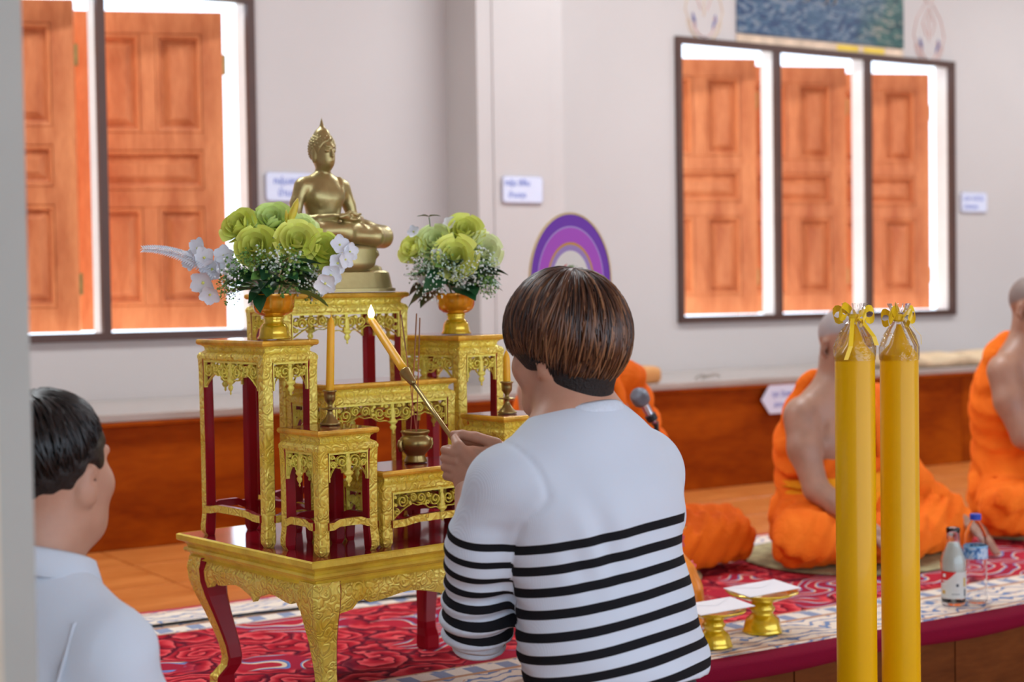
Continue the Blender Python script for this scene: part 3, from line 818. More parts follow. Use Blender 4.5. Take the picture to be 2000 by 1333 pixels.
# ---- footed offering bowls with flowers
MAT['amber'] = simple('amber_gilt_plastic', (.78, .36, .012), .14, .45, var=.25, vscale=40, coat=.8)
MAT['amber_y'] = simple('yellow_gilt_plastic', (.72, .50, .012), .14, .5, var=.2, vscale=40, coat=.8)
def phan_mesh():
    m = MB(); N_ = 48
    foot = [(.036, 0), (.0365, .003), (.033, .008), (.0325, .014), (.031, .024), (.026, .033), (.021, .036), (.0225, .040), (.021, .043), (.024, .047), (.022, .050)]
    m.lathe(foot, N_, lambda k, z: .02 * abs(math.sin(k * math.pi / 4)) if z < .034 else 0)
    me1 = m.mesh('foot', 'amber_y', True)
    m = MB()
    bowl = [(.020, .050), (.030, .053), (.040, .060), (.0445, .070), (.046, .082), (.049, .092), (.0525, .0985), (.0515, .100), (.047, .093), (.043, .080), (.038, .066), (.01, .060)]
    m.lathe(bowl, N_, lambda k, z: .022 * abs(math.sin(k * math.pi / 4)) if .052 < z < .09 else 0)
    return me1, m.mesh('bowl', 'amber', True)
PH = phan_mesh()
def phan(label, loc):
    t = thing('footed_bowl', label, 'bowl', loc, .3, 'gilt bowls holding the flowers')
    obj('foot', PH[0], t); obj('bowl', PH[1], t); return t
VL, VR = AP(.0965, .282, ZS['tl'] + EPS), AP(.633, .312, ZS['tr'] + EPS)
phan('amber and gold footed bowl under the left flowers with white sprays', VL)
phan('amber and gold footed bowl under the right flowers near the man\'s head', VR)

def leafy(name, c1, c2, rough=.45, trans=.08, fr=90):
    m, nt, bs = new_mat(name)
    v_ = obj_coord(nt); nz = nd(nt, 'ShaderNodeTexNoise', Scale=fr, Detail=2.0); link(nt, v_, nz.inputs['Vector'])
    oi = nd(nt, 'ShaderNodeObjectInfo')
    f = mth(nt, 'ADD', mth(nt, 'MULTIPLY', nz.outputs[0], .6), mth(nt, 'MULTIPLY', oi.outputs['Random'], .4))
    link(nt, ramp(nt, f, [(.25, c1), (.75, c2)]), bs.inputs['Base Color']); bs.inputs['Roughness'].default_value = rough
    bs.inputs['Subsurface Weight'].default_value = trans; bs.inputs['Subsurface Radius'].default_value = (.01, .01, .004); bs.inputs['Subsurface Scale'].default_value = .4
    return m
MAT['rose'] = leafy('lime_silk_rose', (.52, .62, .035), (.95, .97, .30), .55)
MAT['rose_w'] = leafy('pale_lime_silk_rose', (.54, .76, .12), (.92, .97, .60), .55)
MAT['leaf'] = leafy('dark_green_leaf', (.008, .055, .018), (.03, .15, .05), .4, .1)
MAT['leaf_l'] = leafy('light_green_leaf', (.10, .26, .05), (.26, .46, .10), .5)
MAT['petal'] = leafy('white_silk_petal', (.70, .76, .84), (.88, .90, .92), .6)
MAT['breath'] = leafy('babys_breath', (.50, .66, .52), (.86, .92, .88), .6)
MAT['stem'] = leafy('green_stem', (.03, .10, .03), (.07, .18, .05), .5, 0)
MAT['bud'] = leafy('lily_bud', (.42, .50, .03), (.72, .55, .05), .5)
def patch(m, f, nu=6, nv=6, mi=0):
    P = [tuple(f(i / nu, j / nv)) for i in range(nu + 1) for j in range(nv + 1)]
    F = [(i * (nv + 1) + j, (i + 1) * (nv + 1) + j, (i + 1) * (nv + 1) + j + 1, i * (nv + 1) + j + 1) for i in range(nu) for j in range(nv)]
    m.add(P, F, mi)
def rose_mesh(seed, mat):
    rnd = random.Random(seed); m = MB()
    # z is the rose's axis; outer radius about 1
    for ring, (n, r0, h, cup, wid, lean) in enumerate([(3, .10, .95, .05, 1.1, -.04), (4, .24, .98, .10, 1.0, 0), (5, .42, .95, .22, .95, .08), (5, .62, .84, .36, .92, .22), (6, .80, .66, .50, .86, .40)]):
        for k in range(n):
            a0 = 2 * math.pi * k / n + ring * .7 + rnd.uniform(-.15, .15); w = 2 * math.pi / n * wid * 1.05
            hh = h * rnd.uniform(.92, 1.06); off = rnd.uniform(-.03, .03); ph = rnd.uniform(0, 6)
            def f(u, vv, a0=a0, w=w, hh=hh, r0=r0, cup=cup, lean=lean, off=off, ph=ph):
                t = u * 2 - 1
                ang = a0 + t * w * .62 * (1 - .25 * vv * vv)
                r = (.12 + (r0 + off) * math.sin(min(1, vv * 1.25) * math.pi / 2)) + lean * max(0, vv - .6) * 1.3 + .04 * t * t * vv
                z = -.35 + vv * hh * (1 - .18 * t * t) + (-.30 * lean * max(0, vv - .7)) + .02 * math.sin(t * 5 + ph) * vv
                return (r * math.cos(ang), r * math.sin(ang), z)
            patch(m, f, 6, 6)
    m.lathe([(.05, -.5), (.12, -.42), (.30, -.32), (.45, -.18)], 10, cap=False)
    return m.mesh('rose', mat, True)
ROSES = [rose_mesh(1, 'rose'), rose_mesh(2, 'rose'), rose_mesh(3, 'rose_w')]
def leaf_shape(seed, mat, name='leaf', wid=.42):
    rnd = random.Random(seed); m = MB(); b = rnd.uniform(.2, .5)
    def f(u, vv): 
        t = vv * 2 - 1; w = wid * math.sin(math.pi * min(1, u * .96 + .03)) ** .8 * (1 - .3 * u)
        return (t * w, u, -b * u * u + .16 * abs(t) * w * 2 + .02 * math.sin(9 * u) * t)
    patch(m, f, 7, 4); return m.mesh(name, mat, True)
LEAVES = [leaf_shape(1, 'leaf'), leaf_shape(2, 'leaf'), leaf_shape(3, 'leaf_l', wid=.3)]
def sprig_mesh(seed, mat, dense=46):
    rnd = random.Random(seed); m = MB()
    for i in range(8):
        a, e = rnd.uniform(0, 6.28), rnd.uniform(.25, .8)
        tip = Vector((math.cos(a) * e * .5, math.sin(a) * e * .5, .75 + rnd.uniform(-.1, .25)))
        m.tube([(0, 0, 0), (tip.x * .3, tip.y * .3, tip.z * .5), tuple(tip)], [.012, .010, .006], 4, 1)
    for i in range(dense):
        a, r = rnd.uniform(0, 6.28), math.sqrt(rnd.random()) * .5
        c = Vector((math.cos(a) * r, math.sin(a) * r, .6 + rnd.uniform(-.1, .45) - r * .3)); q = rnd.uniform(.030, .055)
        m.add([c + Vector(d) * q for d in ((1, 0, 0), (0, 1, 0), (-1, 0, 0), (0, -1, 0), (0, 0, 1), (0, 0, -.6))], [(0, 1, 4), (1, 2, 4), (2, 3, 4), (3, 0, 4), (1, 0, 5), (2, 1, 5), (3, 2, 5), (0, 3, 5)])
    return m.mesh('sprig', [mat, 'stem'])
SPRIGS = [sprig_mesh(1, 'breath'), sprig_mesh(2, 'breath'), sprig_mesh(3, 'leaf_l', 60), sprig_mesh(4, 'petal', 36)]
def orchid_mesh(seed):
    rnd = random.Random(seed); m = MB()
    for k in range(5):
        a = k * 2 * math.pi / 5 + rnd.uniform(-.1, .1); lift = rnd.uniform(.1, .35)
        def f(u, vv, a=a, lift=lift):
            t = vv * 2 - 1; w = .52 * math.sin(math.pi * min(1, u * .92 + .05)) ** .6
            x, y, z = u, t * w, lift * u * u + .12 * t * t * u
            return (x * math.cos(a) - y * math.sin(a), x * math.sin(a) + y * math.cos(a), z)
        patch(m, f, 5, 4)
    m.lathe([(.02, -.02), (.12, .02), (.10, .14), (.03, .20)], 8, mi=1)
    return m.mesh('white_flower', ['petal', 'rose'], True)
ORCH = [orchid_mesh(1), orchid_mesh(2)]
def aim(d, spin=0.0):
    return (Vector(d).normalized().to_track_quat('Z', 'Y') @ Euler((0, 0, spin)).to_quaternion()).to_euler()
def aimY(d, spin=0.0):
    q = Vector(d).normalized().to_track_quat('Y', 'Z'); return (q @ Euler((0, spin, 0)).to_quaternion()).to_euler()
def bouquet(label, loc, roses, whites, spread, seed, extra=None):
    t = thing('flower_arrangement', label, 'flowers', loc, 0, 'flower arrangements on the altar')
    rnd = random.Random(seed)
    C0 = Vector((0, 0, -.012))
    for i, (x, y, z, r, k) in enumerate(roses):
        r *= 1.05; d = Vector((x * .7, y - .11, z * .35 + .02))
        obj('rose', ROSES[k], t, (x, y, z), rot=aim(d, i * 1.3), scale=(r, r, r))
        st_ = MB(); st_.tube([tuple(C0 + Vector((x, y, 0)) * .15), (x * .55, y * .55, z * .45), (x - d.normalized().x * r * .4, y - d.normalized().y * r * .4, z - d.normalized().z * r * .4)], .0022, 5); st_.build('stem', 'stem', t)
    for i in range(46):
        a = rnd.uniform(0, 6.28); el = rnd.uniform(-.25, .75); L = rnd.uniform(.045, .078)
        d = Vector((math.cos(a) * spread[0], math.sin(a) * .8, el)); p = Vector((math.cos(a) * .022, math.sin(a) * .022, .006 + rnd.uniform(0, .045)))
        p += d.normalized() * rnd.uniform(.0, .045)
        obj('leaf', LEAVES[rnd.choice((0, 0, 1, 1, 2))], t, p, rot=aimY(d, rnd.uniform(-.6, .6)), scale=(L, L, L))
    for i in range(34):
        a = rnd.uniform(0, 6.28); el = rnd.uniform(-.15, .9)
        d = Vector((math.cos(a) * spread[0], math.sin(a) * .9, el)).normalized(); p = C0 + Vector((0, 0, .03)) + d * rnd.uniform(.03, .055); s_ = rnd.uniform(.055, .085)
        obj('sprig', SPRIGS[rnd.choice((0, 0, 1, 1, 2, 2, 3))], t, p, rot=aim(d, rnd.uniform(0, 6)), scale=(s_, s_, s_))
    for i, (x, y, z, r, dx, dz) in enumerate(whites):
        obj('white_flower', ORCH[i % 2], t, (x, y, z), rot=aim((dx, -1, dz), i), scale=(r * 1.3, r * 1.3, r * 1.3))
    return t
k_ = 1 / 873.0
def rr(px, py, y, r, kind, ox, oy): return ((px - ox) * k_, y, (oy - py) * k_, r * k_, kind)
ox, oy = 541, 578
RL = [rr(478, 450, .010, 34, 0, ox, oy), rr(537, 440, .020, 38, 2, ox, oy), rr(518, 490, -.040, 37, 0, ox, oy), rr(592, 482, -.035, 38, 1, ox, oy), rr(637, 497, -.015, 35, 1, ox, oy), rr(588, 455, .035, 34, 2, ox, oy)]
WL = [((x - ox) * k_, yy, (oy - y) * k_, r * k_, dx, dz) for x, y, yy, r, dx, dz in [(400, 490, -.01, 17, -.6, .3), (388, 512, -.02, 16, -.8, 0), (415, 508, -.03, 17, -.2, .2), (430, 530, -.03, 18, -.4, -.2), (452, 505, -.03, 16, 0, .3), (458, 522, -.035, 17, .1, 0), (412, 555, -.03, 20, -.3, -.5), (425, 578, -.035, 16, 0, -.6), (672, 487, -.02, 15, .4, .3), (690, 500, -.01, 14, .8, 0), (668, 522, -.025, 16, .5, -.1), (655, 545, -.035, 17, .3, -.2), (645, 560, -.04, 17, .1, -.4), (682, 515, -.02, 14, .9, 0)]]
bl = bouquet('left arrangement of lime green roses with long white sprays, in a footed bowl', VL + Vector((0, 0, .100)), RL, WL, (1.25,), 11)
# pale fern spike reaching out to the left, and the lily buds
m = MB(); rnd = random.Random(5)
for i in range(34):
    t_ = i / 33; c = Vector((-.115 - .160 * t_, -.025, .050 + .052 * math.sin(t_ * 1.7)))
    for sg in (-1, 1):
        L = .016 * (1 - .75 * t_) + .004
        q = c + Vector((-.010, sg * L * .5, sg * L)); m.add([c, c + Vector((-.006, 0, sg * L * .35)), q, c + Vector((-.001, 0, sg * L * .6))], [(0, 1, 2, 3)])
        q2 = c + Vector((-.010, sg * L, sg * L * .2)); m.add([c, c + Vector((-.006, sg * L * .4, .001)), q2, c + Vector((0, sg * L * .6, .001))], [(0, 1, 2, 3)])
m.tube([(-.02, -.01, .01), (-.115, -.025, .050), (-.2, -.025, .09), (-.275, -.025, .102)], [.0015, .0014, .001, .0006], 5)
m.build('fern_spike', 'petal', bl)
m = MB()
for (x, z, dx, r) in ((.046, .175, .02, .009), (.034, .150, -.004, .006)):
    m.tube([(x - dx * 1.1, .0, z - .05), (x - dx * .5, .0, z - .025), (x, .0, z), (x + dx * .4, .0, z + .022), (x + dx * .6, 0, z + .034)], [.002, r * .7, r, r * .7, .001], 8)
m.build('lily_bud', 'bud', bl, smooth=True)
ox, oy = 895, 575; k_ = 1 / 800.0
RR = [rr(912, 460, .0, 36, 0, ox, oy), rr(897, 508, -.045, 40, 1, ox, oy), rr(857, 478, -.015, 33, 2, ox, oy), rr(815, 490, .0, 28, 0, ox, oy), rr(950, 495, -.01, 34, 2, ox, oy), rr(925, 480, .04, 34, 0, ox, oy)]
WR = [((x - ox) * k_, yy, (oy - y) * k_, r * k_, dx, dz) for x, y, yy, r, dx, dz in [(862, 502, -.05, 11, 0, .2), (885, 440, .0, 11, 0, .6), (815, 455, .0, 10, -.4, .4), (838, 550, -.04, 10, -.2, -.2)]]
br = bouquet('right arrangement of lime green roses and dark leaves beside the man\'s head', VR + Vector((0, 0, .100)), RR, WR, (1.0,), 23)
m = MB(); m.tube([(-.03, 0, .02), (-.055, 0, .12), (-.062, 0, .185)], .0012, 5); m.build('stem', 'stem', br)
for sx in (-1, 1): obj('leaf', LEAVES[0], br, (-.062, 0, .186), rot=aimY((sx, -.3, .25), 0), scale=(.028, .030, .028))

# ---- candlesticks, candles, incense
MAT['wax'] = simple('yellow_wax', (.92, .50, .018), .4, var=.05, sub=.25)
def holder_mesh():
    m = MB()
    m.lathe([(.0225, 0), (.0225, .003), (.019, .006), (.012, .014), (.0065, .023), (.0055, .030), (.0075, .032), (.019, .0335), (.020, .0345), (.0185, .036), (.006, .037), (.0048, .043), (.0075, .047), (.0118, .053), (.0125, .062), (.0125, .069), (.0155, .0715), (.0155, .0735), (.0135, .0745), (.0108, .074), (.0108, .060), (.002, .059)], 28)
    return m.mesh('candlestick', 'brass', True)
HM = holder_mesh()
HL, HR = AP(.148, .145, ZS['sl'] + EPS), AP(.612, .100, ZS['sr'] + EPS)
def candlestick(label, loc):
    t = thing('candlestick', label, 'candlestick', loc, 0, 'brass candlesticks on the altar')
    obj('stick_body', HM, t); return t
candlestick('small brass candlestick on the front left stand', HL); candlestick('small brass candlestick partly behind the man\'s chin', HR)
def candle(label, loc, L, lean):
    m = MB(); R = []
    n = 12
    for z, r in ((0, .0088), (.002, .0092), (L - .018, .0082), (L - .006, .0050), (L, .0018), (L + .001, .0009), (L + .008, .0007)):
        R.append([(r * math.cos(2 * math.pi * k / n) + lean * z, r * math.sin(2 * math.pi * k / n), z) for k in range(n)])
    m.rings(R); o = m.build('candle', 'wax', smooth=True); o.location = loc
    return tag(o, label, 'candle', 'yellow candles in candlesticks')
candle('slim yellow unlit candle standing in the front left candlestick', HL + Vector((0, 0, .0605)), .172, .035)
candle('short yellow candle stub behind the man\'s cheek', HR + Vector((0, 0, .0605)), .085, 0)
pot = thing('incense_pot', 'round brass incense pot on the low front stand', 'pot', AP(.362, .125, ZS['low'] + EPS), RZ_ALT)
m = MB(); m.lathe([(.023, 0), (.026, .001), (.0255, .005), (.021, .014), (.0215, .018), (.030, .027), (.0365, .038), (.0375, .046), (.034, .055), (.0285, .0595), (.0275, .062), (.030, .0645), (.0325, .068), (.0325, .0705), (.0305, .072), (.0275, .070), (.0265, .062), (.004, .061)], 36); m.build('pot_body', 'brass', pot, smooth=True)
m = MB(); m.lathe([(.026, .0605), (.020, .0625), (.002, .063)], 20); m.build('ash', simple('incense_ash', (.30, .28, .26), .9), pot)
for sx in (-1, 1):
    m = MB(); m.tube([(sx * .034, 0, .050), (sx * .043, 0, .050), (sx * .044, 0, .040), (sx * .041, 0, .030), (sx * .034, 0, .030)], [.004, .005, .006, .005, .003], 8); m.build('lion_handle', 'brass', pot, smooth=True)
for i, (x, y, L, lx) in enumerate(((-.010, .004, .272, .018), (.001, -.004, .270, -.030), (.008, .006, .262, .012))):
    m = MB(); m.tube([(0, 0, 0), (lx, 0, L)], .0011, 5); m.tube([(lx * .70, 0, L * .70), (lx, 0, L)], .0016, 5, 1)
    o = m.build('incense_stick', [simple('red_stick', (.45, .12, .07), .6), simple('incense_paste', (.30, .15, .08), .9)]); o.location = AP(.362, .125, ZS['low'] + .063) + A * x + B * y
    tag(o, ['leftmost thin incense stick standing in the brass pot', 'middle thin incense stick leaning left in the brass pot', 'rightmost thin incense stick in the brass pot, apart from the other two'][i], 'incense', 'incense sticks in the pot')
# ================================================================ PEOPLE
def skin_mat(name, c, c2, stub=(.16, .15, .15)):
    m, nt, bs = new_mat(name)
    v_ = obj_coord(nt); nz = nd(nt, 'ShaderNodeTexNoise', Scale=14.0, Detail=4.0); link(nt, v_, nz.inputs['Vector'])
    base = ramp(nt, nz.outputs[0], [(.35, c), (.65, c2)])
    at_ = nd(nt, 'ShaderNodeAttribute', attribute_name='stubble')
    link(nt, mix(nt, at_.outputs['Fac'], base, stub), bs.inputs['Base Color'])
    bs.inputs['Roughness'].default_value = .48
    bs.inputs['Subsurface Weight'].default_value = .15; bs.inputs['Subsurface Radius'].default_value = (.012, .004, .002); bs.inputs['Subsurface Scale'].default_value = .6
    n2 = nd(nt, 'ShaderNodeTexNoise', Scale=220.0, Detail=3.0); link(nt, v_, n2.inputs['Vector']); bump(nt, bs, n2.outputs[0], .08, .004)
    return m
MAT['skin_light'] = skin_mat('light_tan_skin', (.47, .25, .165), (.55, .31, .21))
MAT['skin_tan'] = skin_mat('tan_skin', (.36, .19, .125), (.43, .235, .155), (.17, .165, .165))
MAT['skin_old'] = skin_mat('sallow_skin', (.36, .20, .135), (.44, .25, .17), (.34, .35, .37))
MAT['eye'] = simple('eye_white', (.75, .72, .70), .2, var=.02)
MAT['iris'] = simple('dark_iris', (.02, .012, .008), .15)
MAT['lip'] = simple('lip', (.42, .17, .13), .5)
MAT['blackhair'] = simple('black_hair', (.010, .009, .009), .42, var=.4, vscale=90, bmp=.4, bscale=160)
def mul(R, p): return np.asarray(R) @ np.asarray(p, float)
def head_vol(v, C, R, s=1.0, k=.012, wide=1.0):
    def T(p): return tuple(np.asarray(C) + mul(R, np.asarray(p) * s * np.array([wide, 1, 1])))
    v.ell(T((0, -.014, .034)), (.075 * s * wide, .094 * s, .086 * s), k, R=R)
    v.ell(T((0, .030, -.018)), (.062 * s * wide, .060 * s, .082 * s), .03 * s, R=R)
    v.cone(T((0, .062, -.088)), T((0, .045, -.07)), .024 * s, .035 * s, .03 * s)
    for sx in (-1, 1):
        v.cone(T((sx * .044, .0, -.060)), T((sx * .016, .062, -.086)), .024 * s, .022 * s, .025 * s)
        v.ell(T((sx * .043, .055, -.022)), (.026 * s, .026 * s, .026 * s), .025 * s, R=R)
        v.ell(T((sx * .031, .097, .014)), (.017 * s, .013 * s, .010 * s), .012 * s, 'cut', R=R)
        v.cone(T((sx * .012, .088, .030)), T((sx * .048, .072, .030)), .010 * s, .008 * s, .012 * s)
        Re = np.asarray(R) @ rotm('Z', sx * -24) @ rotm('X', -10)
        v.ell(T((sx * .079, -.012, -.008)), (.008 * s, .018 * s, .031 * s), .006 * s, R=Re)
        v.ell(T((sx * .088, -.002, -.004)), (.006 * s, .010 * s, .016 * s), .004 * s, 'cut', R=Re)
        v.ell(T((sx * .077, -.004, -.032)), (.007 * s, .009 * s, .010 * s), .006 * s)
        v.ell(T((sx * .011, .094, -.026)), (.009 * s, .009 * s, .007 * s), .006 * s, R=R)
    v.cone(T((0, .086, .020)), T((0, .106, -.022)), .008 * s, .0115 * s, .012 * s)
    v.cone(T((-.020, .083, -.050)), T((.020, .083, -.050)), .0075 * s, .0075 * s, .006 * s)
    v.cone(T((-.016, .083, -.062)), T((.016, .083, -.062)), .0085 * s, .0085 * s, .006 * s)
    v.cone(T((-.026, .094, -.0555)), T((.026, .094, -.0555)), .0022 * s, .0022 * s, .004, 'cut')
def eyes(parent, C, R, s=1.0, wide=1.0):
    for sx in (-1, 1):
        p = np.asarray(C) + mul(R, np.array([sx * .031 * wide, .073, .012]) * s)
        m = MB(); r = .0125 * s
        prof = [(r * math.sin(math.pi * i / 10), r * math.cos(math.pi * i / 10)) for i in range(10, -1, -1)]
        m.lathe([(max(a, .0002), z) for a, z in prof], 14)
        m.m = [1 if sum(m.v[i][2] for i in f) / len(f) > r * .80 else 0 for f in m.f]
        e = m.build('eye', ['eye', 'iris'], parent, smooth=True); e.location = tuple(p)
        e.rotation_euler = Vector(mul(R, (0, 1, -.25))).to_track_quat('Z', 'Y').to_euler()
def brows(parent, C, R, s, mat):
    for sx in (-1, 1):
        m = MB()
        pts = [np.asarray(C) + mul(R, np.array(q) * s) for q in ((sx * .014, .0965, .033), (sx * .030, .092, .038), (sx * .050, .076, .034))]
        m.tube([tuple(p) for p in pts], [.003 * s, .0036 * s, .0015 * s], 6, flat=1)
        m.build('eyebrow', mat, parent, smooth=True)
def add_attr(me, name, vals):
    at_ = me.attributes.new(name, 'FLOAT', 'POINT'); at_.data.foreach_set('value', np.asarray(vals, np.float32))
def join_arr(parts):
    P, Q, o = [], [], 0
    for p, q in parts: P.append(p); Q.append(q + o); o += len(p)
    return np.concatenate(P), np.concatenate(Q)
def hair_strands(C, radii, axis, n, th_fn, mat, parent, seed=3, rad=.0016, lift=.012, segs=9, tw=.25, start=.05):
    rnd = np.random.default_rng(seed); ax = Vector(axis).normalized()
    Rq = np.array(ax.to_track_quat('Z', 'Y').to_matrix())
    t = np.linspace(0, 1, segs)
    phi = rnd.uniform(0, 2 * np.pi, n); tint = np.clip(rnd.normal(.45, .22, n), 0, 1)
    thm = np.array([th_fn(Rq @ np.array([math.cos(p), math.sin(p), 0])) for p in phi]) * rnd.uniform(.86, 1.03, n)
    th0 = start + rnd.uniform(0, 1, n) ** .8 * thm * .55
    th = th0[:, None] + (thm - th0)[:, None] * t
    ph = phi[:, None] + rnd.normal(0, tw * .35, n)[:, None] * t + tw * np.sin(t * 2.5 + rnd.uniform(0, 6, n)[:, None]) * .22
    loc = np.stack([np.sin(th) * np.cos(ph), np.sin(th) * np.sin(ph), np.cos(th)], -1) @ Rq.T
    off = (rnd.uniform(-.004, lift, n)[:, None] * np.sin(np.pi * np.minimum(t * .9 + .1, 1)) - .004 * (t > .9))
    fall = np.maximum(0, -loc[..., 2]) * .0
    P = np.asarray(C) + loc * (np.asarray(radii) + off[..., None])
    # lower ends hang straight down rather than tucking under
    T = np.gradient(P, axis=1); T /= np.linalg.norm(T, axis=-1, keepdims=True) + 1e-9
    Nn = loc / (np.linalg.norm(loc, axis=-1, keepdims=True)); Bn = np.cross(T, Nn)
    w = (rad * rnd.uniform(.6, 1.4, n))[:, None] * np.clip(1.15 - t ** 3, .1, 1) * np.clip(t * 6 + .25, 0, 1)
    V = np.stack([P + Bn * (w * 1.5)[..., None], P - Bn * (w * 1.5)[..., None], P + Nn * (w * 1.1)[..., None]], 2)   # n, segs, 3, 3
    idx = np.arange(n * segs * 3).reshape(n, segs, 3); F = []
    for k in range(3):
        k2 = (k + 1) % 3
        F.append(np.stack([idx[:, :-1, k], idx[:, :-1, k2], idx[:, 1:, k2], idx[:, 1:, k]], -1).reshape(-1, 4))
    me = arr_mesh('hair', V.reshape(-1, 3), np.concatenate(F), mat)
    add_attr(me, 'tint', np.repeat(tint, segs * 3)); add_attr(me, 'along', np.tile(np.repeat(t, 3), n))
    return obj('hair', me, parent)
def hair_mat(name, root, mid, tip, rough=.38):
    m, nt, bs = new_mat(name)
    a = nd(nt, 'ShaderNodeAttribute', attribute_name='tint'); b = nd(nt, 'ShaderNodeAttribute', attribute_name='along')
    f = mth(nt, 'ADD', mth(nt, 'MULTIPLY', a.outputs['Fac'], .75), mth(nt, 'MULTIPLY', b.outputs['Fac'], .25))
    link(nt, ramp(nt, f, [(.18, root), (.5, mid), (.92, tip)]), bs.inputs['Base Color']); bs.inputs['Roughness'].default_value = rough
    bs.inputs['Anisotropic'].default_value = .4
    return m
MAT['brownhair'] = hair_mat('brown_hair', (.014, .007, .005), (.085, .034, .015), (.34, .17, .075))
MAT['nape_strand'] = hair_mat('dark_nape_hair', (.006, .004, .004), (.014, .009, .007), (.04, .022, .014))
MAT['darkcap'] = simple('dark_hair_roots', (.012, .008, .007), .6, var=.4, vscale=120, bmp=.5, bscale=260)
MAT['blackstrand'] = hair_mat('black_hair_strands', (.004, .004, .004), (.009, .008, .008), (.022, .021, .022), .35)

# ---------------------------------------------------------------- the kneeling man in the striped jumper
MAN = Vector((.16, 2.72, LOWZ))
man = thing('person', 'kneeling man with brown hair in white black-striped jumper, holding a lit candle rod', 'person', MAN, RZ_ALT)
HC = np.array([.002, .104, 1.126]); HR_ = rotm('Z', 10) @ rotm('X', -4)
v = Vol((-.34, -.52, -.005), (.36, .52, 1.33), .0055)
head_vol(v, HC, HR_)
v.cone((0, .082, 1.075), (0, .058, .99), .058, .064, .03)
for sx in (-1, 1): v.cone((0, .055, 1.00), (sx * .14, .070, .92), .045, .04, .03)
v.chain([(0, 0, .50), (0, .02, .64), (0, .05, .82), (0, .065, .93)], [.145, .130, .150, .135], .04, sq=((0, 1, 0), .62))
LS, LE, LWR = (-.166, .088, .908), (-.150, .172, .665), (-.028, .345, .862)
RS, RE, RWR = (.172, .078, .905), (.235, .200, .700), (.085, .335, .905)
for S_, E_, W_ in ((LS, LE, LWR), (RS, RE, RWR)):
    v.chain([S_, E_], [.050, .040], .02); v.chain([E_, W_], [.040, .027], .01)
for sx in (-1, 1):
    v.cone((sx * .09, .0, .49), (sx * .11, .10, .065), .085, .058, .03); v.cone((sx * .11, .09, .06), (sx * .10, -.32, .055), .052, .04, .02)
    v.chain([(sx * .10, -.32, .05), (sx * .10, -.44, .035), (sx * .10, -.50, .03)], [.038, .03, .02], .01)
Pm, Qm = v.verts_quads(); Pm = v.relax(Pm, Qm, 2)
# hands at a finer grid, part of the same skin
hv = Vol((-.12, .24, .80), (.13, .48, 1.03), .0030)
# left hand: wrist below, fist closed round the rod
hv.cone((-.030, .335, .850), (-.022, .362, .890), .025, .026, .012, sq=((.5, .5, 0), .8))
hv.ell((-.016, .368, .912), (.021, .030, .034), .012)
for q, (z0, ln) in enumerate(((.934, 1.0), (.918, 1.05), (.901, 1.0), (.885, .85))):
    a0 = np.array((-.036, .372, z0)); hv.chain([a0, a0 + np.array((-.006, .026, .004)) * ln, a0 + np.array((.016, .040, .004)) * ln, a0 + np.array((.030, .026, .0)) * ln], [.0086, .0082, .0078, .0070], .002)
hv.chain([(-.020, .350, .918), (-.030, .372, .946), (-.020, .394, .958)], [.0115, .0105, .0085], .006)
# right hand: comes in from the right, index finger laid along the rod
hv.cone((.085, .330, .905), (.062, .340, .918), .026, .028, .012, sq=((.3, .3, 1), .75))
hv.ell((.046, .348, .926), (.034, .022, .026), .012)
hv.chain([(.036, .338, .948), (.012, .372, .960), (-.002, .394, .964), (-.012, .408, .965)], [.0112, .0102, .0092, .0076], .004)
hv.chain([(.030, .336, .930), (-.004, .360, .934), (-.018, .376, .922), (-.010, .386, .908)], [.0115, .0108, .0098, .0082], .004)
hv.chain([(.034, .336, .912), (.004, .354, .912), (-.010, .368, .900), (.000, .378, .890)], [.0105, .0098, .0090, .0078], .004)
hv.chain([(.040, .338, .896), (.018, .350, .892), (.006, .360, .882), (.014, .368, .874)], [.0095, .0088, .0080, .0070], .004)
hv.chain([(.050, .362, .934), (.022, .390, .950), (.004, .402, .952)], [.0125, .0105, .0085], .006)
Ph, Qh = hv.verts_quads(); Ph = hv.relax(Ph, Qh, 1)
P_, Q_ = join_arr([(Pm, Qm), (Ph, Qh)])
body = obj('body', arr_mesh('body', P_, Q_, 'skin_light'), man)
eyes(man, HC, HR_); brows(man, HC, HR_, 1.0, 'blackhair')
# jumper
def seg_t(P, a, b):
    a, b = np.array(a), np.array(b); d = b - a; t = ((P - a) @ d) / (d @ d); tc = np.clip(t, 0, 1)
    return t * np.linalg.norm(d), np.linalg.norm(P - a - tc[:, None] * d, axis=1)
v = Vol((-.34, -.24, .50), (.38, .34, 1.10), .0050)
TC = [((.012, -.010, .550), .168), ((.008, -.004, .60), .172), ((.004, .008, .68), .160), ((.002, .030, .77), .160), ((0, .048, .85), .166), ((0, .060, .895), .155)]
v.chain([q[0] for q in TC], [q[1] for q in TC], .05, sq=((0, 1, 0), .66))
v.ell((.05, -.035, .575), (.135, .085, .035), .04); v.ell((.0, .028, .865), (.168, .105, .085), .06)
for sx in (-1, 1): v.cone((0, .050, .982), (sx * .140, .068, .912), .056, .064, .05)
v.chain([LS, (-.172, .125, .80), (-.156, .168, .675), (-.150, .175, .648)], [.061, .062, .057, .050], .035)
v.chain([RS, (.215, .120, .82), RE, (.20, .235, .745)], [.064, .062, .056, .050], .05)
X, Y, Z = v.grid()
